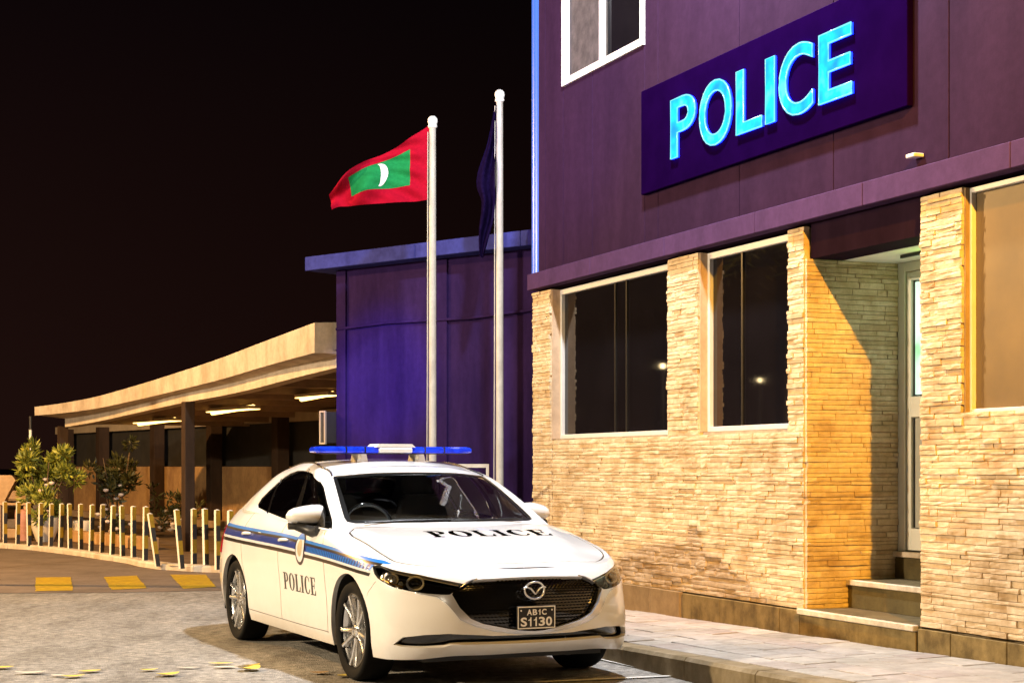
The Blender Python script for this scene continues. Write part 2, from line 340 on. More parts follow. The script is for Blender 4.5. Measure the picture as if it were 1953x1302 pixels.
SERIF = {
 'I': (.36, [[(0,0),(.36,0),(.36,.05),(.28,.05),(.28,.95),(.36,.95),(.36,1),(0,1),(0,.95),(.08,.95),(.08,.05),(0,.05)]]),
 'L': (.65, [[(0,0),(.62,0),(.65,.30),(.60,.30),(.50,.06),(.28,.06),(.28,.95),(.38,.95),(.38,1),(0,1),(0,.95),(.08,.95),(.08,.05),(0,.05)]]),
 'E': (.65, [[(0,0),(.62,0),(.65,.28),(.60,.28),(.50,.06),(.28,.06),(.28,.48),(.42,.48),(.47,.36),(.50,.36),(.50,.68),(.47,.68),(.42,.54),(.28,.54),(.28,.94),(.48,.94),(.56,.75),(.61,.75),(.60,1),(0,1),(0,.95),(.08,.95),(.08,.05),(0,.05)]]),
 'P': (.63, [[(0,0),(.38,0),(.38,.05),(.28,.05),(.28,.45)]+ell(.36,.725,.27,.275,-90,90,14)+[(0,1),(0,.95),(.08,.95),(.08,.05),(0,.05)], [(.28,.51)]+ell(.33,.725,.11,.215,-90,90,10)+[(.28,.94)]]),
 'O': (.74, [ell(.37,.5,.37,.515), ell(.37,.5,.165,.465)]),
 'C': (.68, [ell(.37,.5,.37,.515,52,318,24)+[(.66,.30),(.60,.30)]+ell(.40,.5,.19,.465,306,66,18)+[(.60,.70),(.65,.70)]]),
}
def serif(word, width, height, gap=.10):
    tot = sum(SERIF[c][0] for c in word)+gap*(len(word)-1); sx = width/tot; x = 0; out = []
    for c in word:
        out.append([np.array(p)*[sx, height]+[x*sx, 0] for p in SERIF[c][1]]); x += SERIF[c][0]+gap
    return out

# ---------- car body surfaces: two wrap charts and two cap charts, half body (y >= 0) ----------
def bessel(t, P, tq, ghost0=None, ghost1=None):
    """cubic Hermite through P[k] at knots t, parabolic tangents; P (n,...)"""
    t = np.asarray(t, float); P = np.asarray(P, float)
    if ghost0 is not None: t = np.r_[2*t[0]-t[1], t]; P = np.concatenate([ghost0[None], P])
    if ghost1 is not None: t = np.r_[t, 2*t[-1]-t[-2]]; P = np.concatenate([P, ghost1[None]])
    n = len(t); h = np.diff(t); sh = (-1,)+(1,)*(P.ndim-1)
    d = np.diff(P, axis=0)/h.reshape(sh)
    m = np.empty_like(P)
    w0 = h[1:].reshape(sh); w1 = h[:-1].reshape(sh)
    m[1:-1] = (w0*d[:-1]+w1*d[1:])/(w0+w1)
    m[0] = 2*d[0]-m[1] if n > 2 else d[0]; m[-1] = 2*d[-1]-m[-2] if n > 2 else d[0]
    k = np.clip(np.searchsorted(t, tq, side='right')-1, 0, n-2)
    s = ((tq-t[k])/h[k]).reshape(sh); hh = h[k].reshape(sh)
    return ((2*s**3-3*s**2+1)*P[k]+(s**3-2*s**2+s)*hh*m[k]+(-2*s**3+3*s**2)*P[k+1]+(s**3-s**2)*hh*m[k+1])

class Chart:
    def __init__(c, G, flip=False):
        c.G = G; c.nu, c.nv = G.shape[0]-1, G.shape[1]-1
        du = np.gradient(G, axis=0); dv = np.gradient(G, axis=1)
        n = np.cross(du, dv); n /= np.maximum(np.linalg.norm(n, axis=2, keepdims=True), 1e-9)
        c.N = -n if flip else n; c.flip = flip
        c.mu = np.linalg.norm(np.diff(G, axis=0), axis=2).mean(1).sum(); c.mv = np.linalg.norm(np.diff(G, axis=1), axis=2).mean(0).sum()
    def _bil(c, A, q):
        u = np.clip(q[:, 0]*c.nu, 0, c.nu-1e-6); v = np.clip(q[:, 1]*c.nv, 0, c.nv-1e-6)
        i = u.astype(int); j = v.astype(int); a = (u-i)[:, None]; b = (v-j)[:, None]
        return (A[i, j]*(1-a)+A[i+1, j]*a)*(1-b)+(A[i, j+1]*(1-a)+A[i+1, j+1]*a)*b
    def P(c, q): return c._bil(c.G, np.asarray(q, float))
    def Nn(c, q):
        n = c._bil(c.N, np.asarray(q, float)); return n/np.linalg.norm(n, axis=1, keepdims=True)
    def inv(c, pts, ax, mask=None):
        """(u,v) of points given in two of the three coordinates"""
        pts = np.asarray(pts, float); F = c.G[:, :, list(ax)]; out = []
        M = np.ones(c.G.shape[:2], bool) if mask is None else mask(c.G, c.N)
        for p in pts:
            d = ((F-p)**2).sum(2)+np.where(M, 0, 1e3)
            i, j = np.unravel_index(np.argmin(d), d.shape); q = np.array([[i/c.nu, j/c.nv]])
            for _ in range(12):
                e = 2e-4; f0 = c.P(q)[0, list(ax)]
                ua = np.clip(q+[e, 0], 0, 1); ub = np.clip(q-[e, 0], 0, 1); va = np.clip(q+[0, e], 0, 1); vb = np.clip(q-[0, e], 0, 1)
                J = np.stack([(c.P(ua)-c.P(ub))[0, list(ax)]/(ua-ub)[0, 0], (c.P(va)-c.P(vb))[0, list(ax)]/(va-vb)[0, 1]], 1)
                try: s = np.linalg.solve(J, p-f0)
                except np.linalg.LinAlgError: break
                s = np.clip(s, -.03, .03); q = np.clip(q+s, 0, 1)
            if np.hypot(*(c.P(q)[0, list(ax)]-p)) > .03: q = np.array([[i/c.nu, j/c.nv]])
            out.append(q[0])
        return np.array(out)

def wrap(net, NU, NV):
    net = np.asarray(net, float); nc, nr = net.shape[:2]
    mid = net[:, nr//2]; tu = np.r_[0, np.cumsum(np.linalg.norm(np.diff(mid, axis=0), axis=1))]; tu /= tu[-1]
    tv = np.r_[0, np.cumsum(np.linalg.norm(np.diff(net, axis=1), axis=2).mean(0))]; tv /= tv[-1]
    g0 = net[1]*[1, -1, 1]; g1 = net[-2]*[1, -1, 1]
    A = bessel(tu, net, np.linspace(0, 1, NU+1), g0, g1)
    return bessel(tv, A.transpose(1, 0, 2), np.linspace(0, 1, NV+1)).transpose(1, 0, 2)

# lower body: columns from the front centre round the corner to the rear centre, rows from the sill to the shoulder
def col(xs, ys, zs):
    n = 7; f = lambda a: np.full(n, a) if np.isscalar(a) else np.array(a, float)
    return np.stack([f(xs), f(ys), f(zs)], 1)
NET_BODY = [
 col([.845,.905,.925,.925,.893,.855,.800], 0, [.225,.290,.40,.53,.655,.705,.742]),
 col([.832,.890,.908,.906,.874,.836,.780], .28, [.222,.290,.40,.53,.652,.702,.744]),
 col([.785,.838,.852,.846,.818,.782,.725], [.50,.51,.515,.515,.51,.505,.49], [.220,.290,.40,.53,.645,.702,.750]),
 col([.705,.742,.745,.730,.704,.672,.615], [.685,.692,.697,.693,.688,.68,.66], [.200,.280,.40,.53,.645,.705,.754]),
 col([.575,.600,.602,.585,.562,.530,.478], [.802,.816,.816,.812,.806,.794,.760], [.192,.280,.40,.53,.645,.715,.770]),
 col(.34, [.855,.869,.874,.876,.876,.862,.806], [.190,.280,.40,.53,.660,.740,.812]),
 col(0, [.858,.875,.882,.889,.893,.880,.810], [.195,.285,.40,.53,.675,.790,.882]),
 col(-.42, [.850,.868,.876,.884,.892,.886,.826], [.190,.280,.40,.53,.680,.825,.946]),
 col(-1.36, [.842,.866,.873,.881,.894,.890,.825], [.188,.276,.40,.54,.695,.840,.968]),
 col(-2.2, [.842,.866,.876,.886,.896,.890,.812], [.190,.280,.41,.55,.705,.860,1.012]),
 col(-2.72, [.858,.876,.884,.890,.894,.880,.785], [.200,.290,.42,.56,.710,.870,1.030]),
 col(-3.14, [.836,.860,.872,.876,.870,.838,.725], [.220,.310,.43,.57,.715,.870,1.022]),
 col([-3.40,-3.44,-3.46,-3.46,-3.45,-3.43,-3.38], [.725,.755,.775,.778,.762,.722,.630], [.250,.330,.45,.58,.720,.870,1.005]),
 col([-3.54,-3.60,-3.63,-3.63,-3.615,-3.60,-3.57], [.40,.41,.42,.42,.42,.41,.37], [.270,.345,.46,.58,.720,.870,1.000]),
 col([-3.58,-3.645,-3.68,-3.68,-3.66,-3.645,-3.61], 0, [.270,.345,.46,.58,.720,.870,1.002]),
]
# cabin: columns from the windscreen centre round the pillars to the rear window centre, rows from the belt to the roof edge
K = lambda *p: np.array(p, float)
NET_CABIN = [
 K((-.30,0,.930),(-.42,0,.988),(-.67,0,1.122),(-.91,0,1.250),(-1.075,0,1.335),(-1.21,0,1.374)),
 K((-.32,.38,.928),(-.445,.38,.987),(-.695,.37,1.120),(-.935,.355,1.246),(-1.10,.345,1.330),(-1.235,.335,1.368)),
 K((-.42,.730,.930),(-.535,.705,.990),(-.775,.662,1.117),(-1.015,.612,1.240),(-1.19,.566,1.314),(-1.335,.520,1.350)),
 K((-.52,.832,.945),(-.60,.806,1.000),(-.83,.764,1.118),(-1.08,.706,1.235),(-1.275,.645,1.314),(-1.46,.562,1.364)),
 K((-1.05,.828,.958),(-1.08,.800,1.005),(-1.19,.755,1.120),(-1.35,.695,1.240),(-1.52,.630,1.340),(-1.66,.550,1.396)),
 K((-1.62,.826,.980),(-1.63,.800,1.025),(-1.68,.752,1.130),(-1.76,.690,1.250),(-1.86,.615,1.353),(-1.95,.535,1.404)),
 K((-2.20,.812,1.012),(-2.20,.785,1.046),(-2.20,.742,1.140),(-2.20,.682,1.242),(-2.21,.605,1.338),(-2.22,.520,1.387)),
 K((-2.80,.785,1.030),(-2.77,.762,1.062),(-2.68,.724,1.145),(-2.59,.664,1.232),(-2.50,.592,1.312),(-2.43,.512,1.355)),
 K((-3.36,.650,1.005),(-3.22,.645,1.047),(-3.03,.620,1.122),(-2.86,.575,1.203),(-2.70,.528,1.278),(-2.56,.465,1.330)),
 K((-3.44,.34,1.000),(-3.28,.34,1.060),(-3.07,.325,1.135),(-2.90,.305,1.208),(-2.73,.285,1.285),(-2.58,.265,1.342)),
 K((-3.46,0,1.000),(-3.30,0,1.063),(-3.09,0,1.140),(-2.92,0,1.213),(-2.75,0,1.290),(-2.60,0,1.348)),
]
GB = wrap(NET_BODY, 280, 84); GC = wrap(NET_CABIN, 220, 64)
def cap(ring, zc, NX, NT, shape):
    """surface spanning a ring (x falling from front to rear) and the centre line zc(x)"""
    x0, x1 = ring[0, 0], ring[-1, 0]
    th = np.linspace(0, 1, NX+1)
    xs = x0+(x1-x0)*(th+.5*0) 
    k = .5-.5*np.cos(np.pi*th); xs = x0+(x1-x0)*(.65*k+.35*th)
    order = np.argsort(ring[:, 0]); rx = ring[order, 0]
    ry = np.interp(xs, rx, ring[order, 1]); rz = np.interp(xs, rx, ring[order, 2])
    t = np.linspace(0, 1, NT+1); G = np.zeros((NX+1, NT+1, 3))
    for i in range(NX+1):
        g = shape(t, xs[i]); z = zc(xs[i])
        G[i, :, 0] = xs[i]; G[i, :, 1] = ry[i]*t; G[i, :, 2] = z+(rz[i]-z)*g
    return G
def curve(px, pz):
    px = np.array(px, float); pz = np.array(pz, float); o = np.argsort(px); px = px[o]; pz = pz[o]
    return lambda x: float(bessel(px, pz[:, None], np.array([np.clip(x, px[0], px[-1])]))[0, 0])
ZHOOD = curve([.800,.74,.66,.5,.3,0,-.25,-.45,-.8,-3.0,-3.2,-3.45,-3.61], [.742,.766,.789,.826,.866,.918,.953,.976,.988,1.04,1.046,1.03,1.002])
def hoodshape(t, x):
    if x < -.9: return t**2.2
    a = np.clip((.75-x)/1.2, 0, 1); tc = .60+.27*a            # raised crease running from the grille corner to the pillar
    lo = .10*(t/tc)**2; hi = .10+.90*np.clip((t-tc)/(1-tc), 0, 1)**.92
    return np.where(t < tc, lo, hi)
GH = cap(GB[:, -1], ZHOOD, 260, 48, hoodshape)
ZROOF = curve([-1.21,-1.40,-1.65,-1.95,-2.25,-2.45,-2.60], [1.374,1.408,1.430,1.430,1.408,1.380,1.348])
GR = cap(GC[:, -1], ZROOF, 90, 32, lambda t, x: t**2.3)
BODY = Chart(GB); CABIN = Chart(GC); HOOD = Chart(GH, True); ROOF = Chart(GR, True)
# ---------------------------------------------------------------- the ground
def sheet(name, poly, z, mat, parent=None, **props):
    b = B(); b.add([(x, y, z if np.isscalar(z) else z[i]) for i, (x, y) in enumerate(poly)], [list(range(len(poly)))]); return b.obj(name, mat, parent, **props)
g = B(); g.add([(-600, -300, 0), (600, -300, 0), (600, 900, 0), (-600, 900, 0)], [[0, 1, 2, 3]]); g.obj('road', 'road', kind='structure')
sheet('brown_road', [(-30, 17.2), (-5.55, 17.75), (-4.44, 17.82), (-3.35, 18.1), (-1.6, 18.3), (-1.6, 24), (-30, 40)], .004, 'band_road', kind='structure')
YELLOW = [[(-5.244, 18.003), (-4.853, 18.094), (-5.479, 20.312), (-5.884, 20.198)], [(-4.462, 18.201), (-4.113, 18.436), (-4.714, 20.556), (-5.068, 20.312)],
          [(-3.692, 18.357), (-3.369, 18.62), (-3.888, 20.755), (-4.341, 20.755)], [(-6.02, 17.897), (-5.655, 17.972), (-6.30, 20.122), (-6.71, 20.075)]]
ylab = ['second yellow block of the row painted on the brown road, from the left', 'yellow painted road block between the second one and the one by the car', 'yellow painted road block nearest the police car', 'yellow painted road block cut by the left edge of the photo']
for q, lb in zip(YELLOW, ylab):
    q = resample(np.array(q), .12); q = q+np.array([[rng.uniform(-.006, .006), rng.uniform(-.012, .012)] for _ in q])
    tag(sheet('painted_block', [tuple(p) for p in q], .008, 'y_paint'), lb, 'road marking', 'yellow blocks painted across the road')
bay = B()
def strip(b, p, q, w, z):
    p = Vector((*p, 0)); q = Vector((*q, 0)); n = (q-p).normalized().cross(Vector((0, 0, 1)))*w/2
    b.add([(p+n)[:2]+(z,), (q+n)[:2]+(z,), (q-n)[:2]+(z,), (p-n)[:2]+(z,)], [[0, 1, 2, 3]])
strip(bay, (-.2, 13.4), (1.10, 10.72), .075, .008); strip(bay, (1.12, 10.74), (.20, 10.42), .06, .0085); strip(bay, (.22, 10.43), (-.35, 10.36), .06, .008)
tag(bay.obj('bay_line', 'w_paint'), 'thin white parking bay line beside the kerb under the police car', 'road marking')

# ---------------------------------------------------------------- the police station: local x runs along the front to the right, local y goes into the building
PHI = R(22.53375-90)
ST = thing('police_station', (.999, 14.47, 0), PHI, 'two-storey building with pale stacked stone ground floor and purple-grey upper floor', 'building')
def sw(t, s): return (.999+.38323*t+.92365*s, 14.47-.92365*t+.38323*s)
# pavement with a slight rise, its slabs and the kerb
def pz(t, s): return (.12+.0155*t)+(-s/1.41)*(-.048+.0045*t)
PV = bpy.data.objects.new('pavement', None)
pv = B()
T0, T1 = -6.0, 9.0
for z0 in (0,):
    P = [(T0, -1.40), (T1, -1.40), (T1, .3), (T0, .3)]
    V = [(t, s, -.05) for t, s in P]+[(t, s, pz(t, s)-.014) for t, s in P]
    pv.add(V, [[3, 2, 1, 0], [4, 5, 6, 7], [0, 1, 5, 4], [1, 2, 6, 5], [2, 3, 7, 6], [3, 0, 4, 7]])
PV = pv.obj('pavement', 'mortar', kind='structure'); PV.location = ST.location; PV.rotation_euler = ST.rotation_euler
n_p = 0
rows_s = [-1.245, -1.02, -.78, -.53, -.29, -.03]
for a, b_ in zip(rows_s[:-1], rows_s[1:]):
    t = -2.5+rng.uniform(0, .3)
    while t < 6.6:
        l = rng.choice([.26, .32, .38, .44]); gp = .005; d = rng.uniform(-.003, .003); tl = rng.uniform(-.002, .002)
        V = []
        for (tt, ss) in ((t+gp, a+gp), (t+l-gp, a+gp), (t+l-gp, b_-gp), (t+gp, b_-gp)): V.append((tt, ss, pz(tt, ss)-.02))
        for k, (tt, ss) in enumerate(((t+gp, a+gp), (t+l-gp, a+gp), (t+l-gp, b_-gp), (t+gp, b_-gp))): V.append((tt, ss, pz(tt, ss)+d+(tl if k in (1, 2) else -tl)))
        ex = .004
        for k, (tt, ss) in enumerate(((t+gp+ex, a+gp+ex), (t+l-gp-ex, a+gp+ex), (t+l-gp-ex, b_-gp-ex), (t+gp+ex, b_-gp-ex))): V.append((tt, ss, V[4+k][2]+.004))
        q = B().add(V, [[0, 1, 5, 4], [1, 2, 6, 5], [2, 3, 7, 6], [3, 0, 4, 7], [4, 5, 9, 8], [5, 6, 10, 9], [6, 7, 11, 10], [7, 4, 8, 11], [8, 9, 10, 11]])
        q.obj('paver', 'paver', PV); n_p += 1; t += l
KB = bx('kerb', 'mortar', None, T0, T1, -1.375, -1.26, -.05, .02, kind='structure'); KB.location = ST.location; KB.rotation_euler = ST.rotation_euler
t = T0
while t < 8.5:
    l = .88; gp = .004; V = []
    pr = [(-1.41, -.03), (-1.41, -.022), (-1.39, 0), (-1.25, 0), (-1.25, -.12)]
    for tt in (t+gp, t+l-gp):
        dz = rng.uniform(-.003, .003)
        for s, dd in pr: V.append((tt, s, pz(tt, s)+dd+dz) if s > -1.4 or dd > -.025 else (tt, s, -.02))
    n = len(pr); B().add(V, [list(range(n))[::-1], list(range(n, 2*n))]+[[i, (i+1) % n, n+(i+1) % n, n+i] for i in range(n)]).obj('kerb_stone', 'kerb', KB); t += l

# cores of the building behind the cladding
core = B()
core.box(-2.02, 2.90, .30, 6, 0, 6.6); core.box(2.90, 4.285, .96, 6, 0, 6.6); core.box(4.285, 8, .30, 6, 0, 6.6)
core.box(2.90, 4.285, .32, .955, 2.90, 6.6)
core.box(-2.03, -1.60, .034, .298, 0, 3.10); core.box(-1.60, .81, .034, .298, 0, 1.642); core.box(.81, 1.35, .034, .298, 0, 3.10)
core.box(1.35, 2.68, .034, .298, 0, 1.652); core.box(2.68, 2.88, .034, .298, 0, 3.10); core.box(2.84, 2.882, .30, .95, 0, 2.89)
core.box(4.305, 4.70, .034, .298, 0, 3.10); core.box(4.70, 8, .034, .298, 0, 1.70); core.box(6.4, 8, .034, .298, 1.70, 3.10)
core.obj('wall', 'mortar', ST)
bx('door_side_wall', 'darkpurple', ST, 4.287, 4.303, .034, .955, 0, 2.88)
bx('beam_and_shade_strip', 'darkpurple', ST, 2.915, 4.27, .045, .315, 2.872, 3.12)
bx('beam_and_shade_strip', 'darkpurple', ST, -2.03, 7.5, .05, .30, 3.122, 3.16)  # dark strip put in for the shade under the band
bx('ceiling', 'ceiling', ST, 2.885, 4.286, .318, .955, 2.870, 2.885)
# first-floor band and cladding panels
BAND = [-2.07, -.6, .85, 2.3, 3.7, 5.2, 7.2]
for a, b_ in zip(BAND[:-1], BAND[1:]): bx('band', 'band', ST, a+.002, b_-.002, -.06, .30, 3.132, 3.290, .004)
PAN = [(-2.035,-1.866,3.292,6.6),(-1.866,-1.435,3.292,6.6),(-1.435,-.775,3.292,5.04),(-.775,.285,3.292,5.04),(.285,.533,3.292,6.6),(.533,1.892,3.292,6.6),(1.892,3.19,3.292,6.6),(3.19,4.485,3.292,6.6),(4.485,5.8,3.292,6.6),(5.8,7.2,3.292,6.6)]
for a, b_, c, d in PAN: bx('cladding_panel', 'upper', ST, a+.0035, b_-.0035, .05, .29, c, d, .003)
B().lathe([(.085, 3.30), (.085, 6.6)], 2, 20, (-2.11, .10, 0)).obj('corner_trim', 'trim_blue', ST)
bx('pipe_stub', 'white_frame', ST, 4.14, 4.23, -.03, .05, 3.375, 3.40, .004)
# first-floor window
wf = B()
wf.box(-1.435, -1.375, .03, .12, 5.04, 6.6); wf.box(.225, .285, .03, .12, 5.04, 6.6); wf.box(-1.375, .225, .03, .12, 5.04, 5.105); wf.box(-.60, -.50, .032, .115, 5.105, 6.6)
WIN0 = wf.obj('window', 'white_frame', ST); bx('pane', 'curtain', WIN0, -1.375, -.60, .09, .10, 5.105, 6.6); bx('pane', 'darkglass', WIN0, -.50, .225, .07, .08, 5.105, 6.6)
bx('sash', 'gasket', WIN0, -.50, -.455, .05, .069, 5.105, 6.6)
# ground-floor windows
def window(t0, t1, z0, z1, mull, glassmat, fs, w=.05):
    f = B(); f.box(t0, t0+w*.7, fs, fs+.06, z0, z1, 0, .003); f.box(t1-w*.7, t1, fs, fs+.06, z0, z1, 0, .003); f.box(t0+w*.7, t1-w*.7, fs, fs+.06, z1-w, z1, 0, .003); f.box(t0+w*.7, t1-w*.7, fs, fs+.06, z0, z0+w*.8, 0, .003)
    o = f.obj('window', 'white_frame', ST); ed = [t0+w*.7]+list(mull)+[t1-w*.7]
    for a, b_ in zip(ed[:-1], ed[1:]): bx('pane', glassmat, o, a+.002, b_-.002, fs+.035, fs+.043, z0+w*.8, z1-w)
    for m_ in mull: bx('mullion', 'gasket', o, m_-.012, m_+.012, fs+.022, fs+.034, z0+w*.8, z1-w)
    return o
window(-1.598, .808, 1.645, 3.098, (-.43, -.20), 'darkglass', .09)
window(1.352, 2.678, 1.655, 3.098, (1.86,), 'darkglass', .07)
window(4.702, 6.398, 1.705, 3.098, (), 'blind', .035, .032)
for a, z0, z1, d in ((-1.6005, 1.645, 3.1, .09), (1.3495, 1.655, 3.1, .07), (4.6995, 1.705, 3.1, .035)):
    bx('window_reveal', 'plinth_pale' if a > 4 else 'tan', ST, a-.006, a+.006, .005, d, z0, z1)
# plinth slabs
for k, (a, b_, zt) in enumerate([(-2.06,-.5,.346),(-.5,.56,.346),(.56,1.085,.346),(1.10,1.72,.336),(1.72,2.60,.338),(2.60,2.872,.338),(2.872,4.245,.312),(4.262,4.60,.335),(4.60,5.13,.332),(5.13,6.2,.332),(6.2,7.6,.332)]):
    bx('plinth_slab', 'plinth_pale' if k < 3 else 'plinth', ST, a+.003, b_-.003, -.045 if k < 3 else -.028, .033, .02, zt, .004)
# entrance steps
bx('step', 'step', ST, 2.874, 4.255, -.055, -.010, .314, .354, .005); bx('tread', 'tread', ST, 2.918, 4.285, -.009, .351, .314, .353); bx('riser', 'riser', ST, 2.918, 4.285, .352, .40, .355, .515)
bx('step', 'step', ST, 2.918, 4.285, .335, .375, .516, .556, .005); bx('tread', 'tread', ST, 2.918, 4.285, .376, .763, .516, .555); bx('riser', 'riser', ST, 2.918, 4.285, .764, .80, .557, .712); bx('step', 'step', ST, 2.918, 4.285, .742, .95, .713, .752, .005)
bx('step_joint', 'gasket', ST, 3.92, 3.932, .349, .352, .356, .515)
# door with its frame and lit glass
df = B(); df.box(2.918, 3.005, .79, .93, .753, 2.868, 0, .004); df.box(4.20, 4.285, .79, .93, .753, 2.868, 0, .004); df.box(3.005, 4.20, .79, .93, 2.80, 2.868, 0, .004)
DR = df.obj('door', 'door_frame', ST)
lf = B(); lf.box(3.015, 3.065, .80, .86, .765, 2.795, 0, .003); lf.box(4.14, 4.19, .80, .86, .765, 2.795, 0, .003); lf.box(3.065, 4.14, .80, .86, 2.735, 2.795, 0, .003); lf.box(3.065, 4.14, .80, .86, 1.735, 1.885, 0, .003); lf.box(3.065, 4.14, .80, .86, .765, .925, 0, .003)
LF = lf.obj('leaf', 'door_frame', DR); bx('pane', 'door_glass', LF, 3.082, 4.12, .826, .836, 1.90, 2.72); bx('gasket', 'gasket', LF, 3.067, 3.081, .822, .84, 1.89, 2.73); bx('panel', 'door_panel', LF, 3.082, 4.12, .826, .836, .93, 1.73); bx('gasket', 'gasket', LF, 3.067, 3.081, .822, .84, .93, 1.73)
bx('ceiling_bracket', 'gasket', ST, 3.35, 4.1, .50, .52, 2.845, 2.868)
# stacked ledger stone cladding
stones = []
ROWS = []; z = .348
while z < 3.10:
    h = rng.choice([.026, .033, .037, .041, .048]); ROWS.append((z, min(z+h, 3.104))); z += h
def stone_run(t0, t1, zlo, zhi, put):
    for z0, z1 in ROWS:
        zm = (z0+z1)/2
        if zm < zlo or zm > zhi: continue
        t = t0-rng.uniform(0, .12)
        while t < t1:
            l = rng.choice([.09, .13, .17, .21, .26, .32])*rng.uniform(.85, 1.15); a, b_ = max(t, t0), min(t+l, t1); t += l
            if b_-a < .02: continue
            put(a+.0003, b_-.0003, z0+.0002, z1-.0002, rng.choice([0, .001, .002, .003, .004, .006, .009, .013])*rng.uniform(.7, 1.2))
def stone_mesh(a, b_, z0, z1, d, face):
    """one hewn stone; face 'front' looks along -y, 'side' looks along +x from the plane x = 2.882"""
    e = .0016; j = lambda k: rng.uniform(-k, k); n = 4 if b_-a > .15 else 3
    top, bot = [], []
    V = []; F = []
    xs = [a+(b_-a)*i/(n-1) for i in range(n)]
    for i, x in enumerate(xs):
        xin = x+(e if i == 0 else -e if i == n-1 else 0)
        V += [(x, .034, z0), (x, .008, z0), (xin, -d-.007+j(.0022), z0+e), (xin, -d-.0085+j(.0028), (z0+z1)/2+j(.004)), (xin, -d-.007+j(.0022), z1-e), (x, .008, z1), (x, .034, z1)]
    for i in range(n-1):
        k = i*7
        for q in range(6): F.append([k+q, k+7+q, k+8+q, k+1+q])
    F += [list(range(7)), list(range((n-1)*7, n*7))[::-1]]
    if face == 'side': V = [(2.914-y-.0, x, z) for x, y, z in V]
    return V, F
def put_front(a, b_, z0, z1, d): stones.append((*stone_mesh(a, b_, z0, z1, d, 'front'), (a+b_)/2, 0, (z0+z1)/2, (b_-a)*(z1-z0)*.42))
def put_side(a, b_, z0, z1, d): stones.append((*stone_mesh(a, b_, z0, z1, d*.8, 'side'), 2.914, (a+b_)/2, (z0+z1)/2, (b_-a)*(z1-z0)*.85))
stone_run(-2.04, -1.56, .348, 1.646, put_front); stone_run(-1.552, 2.905, .348, 1.642, put_front)
stone_run(-2.04, -1.606, 1.646, 3.1, put_front); stone_run(.816, 1.343, 1.642, 3.1, put_front); stone_run(2.686, 2.905, 1.652, 3.1, put_front)
stone_run(4.272, 6.9, .348, 1.70, put_front); stone_run(4.272, 4.692, 1.70, 3.1, put_front); stone_run(6.41, 6.9, 1.70, 3.1, put_front)
stone_run(.0, .79, .36, 2.868, put_side)
def keyed(s):
    t, d, zz, ar = s[2:6]; X, Y = sw(t, d); u = 976.5+3120*X/Y; v = 889.3+3120*(1.375-zz)/Y
    if not (0 < u < 1950 and v < 1300) or d > .80: return 0
    if u < 1190 and v > 985+(u-1030)*.55: return 0          # behind the car
    return ar*(3120/Y)**2
stones.sort(key=keyed, reverse=True)
for V, F, *_r in stones[:300]:
    B().add(V, F).obj('stone', 'stone', ST)
rest = B()
for V, F, *_r in stones[300:]: rest.add(V, F)
rest.obj('stone_cladding', 'stone', ST, kind='stuff')

# ---------------------------------------------------------------- the lit sign over the entrance
SG = thing('police_sign', (*sw(2.4, .05), 4.12), PHI, 'dark purple board with glowing blue POLICE letters above the entrance', 'sign')
b = B().box(.31-2.4, 4.12-2.4, -.05, -.002, 3.725-4.12, 4.622-4.12, 0, .006); b.obj('board', 'signboard', SG)
def sign_letter(ch, t0, t1, z0, z1):
    me = font_mesh(ch, 1, .0, .013); co = np.array([v.co[:] for v in me.vertices]); lo, hi = co.min(0), co.max(0)
    sx = (t1-t0)/(hi[0]-lo[0]); sz = (z1-z0)/(hi[1]-lo[1])
    def mapv(p, y): return ((p[0]-lo[0])*sx+t0-2.4, y, (p[1]-lo[1])*sz+z0-4.12)
    V = [mapv(p, -.072) for p in co]; F = [list(q.vertices) for q in me.polygons]
    # the side of the letter box from the boundary edges of the face
    cnt = {}
    for f in F:
        for i in range(len(f)): e = (f[i], f[(i+1) % len(f)]); cnt[tuple(sorted(e))] = cnt.get(tuple(sorted(e)), [])+[e]
    bd = [e[0] for e in cnt.values() if len(e) == 1]
    fb = B().add(V, [f[::-1] for f in F]); fo = fb.obj('letter', 'neon', SG)
    s = B()
    for a, c in bd: s.add([V[a], V[c], (V[c][0], -.053, V[c][2]), (V[a][0], -.053, V[a][2])], [[0, 1, 2, 3]])
    s.obj('letter_side', 'letter_side', fo)
    nxt = {a: c for a, c in bd}; seen = set(); tb = B()
    for a0 in list(nxt):
        if a0 in seen: continue
        loop = []; a = a0
        while a not in seen: seen.add(a); loop.append(a); a = nxt.get(a, a0)
        if len(loop) > 2: tb.tube([(V[i][0], -.073, V[i][2]) for i in loop], .0065, 6, 0, True)
    tb.obj('letter_rim', 'neon_edge', fo); return fo
for ch, a, c in (('P', .90, 1.315), ('O', 1.39, 1.89), ('L', 1.97, 2.345), ('I', 2.40, 2.525), ('C', 2.59, 3.035), ('E', 3.118, 3.52)):
    ov = .012 if ch in 'OC' else 0
    sign_letter(ch, a, c, 3.932-ov, 4.418+ov)

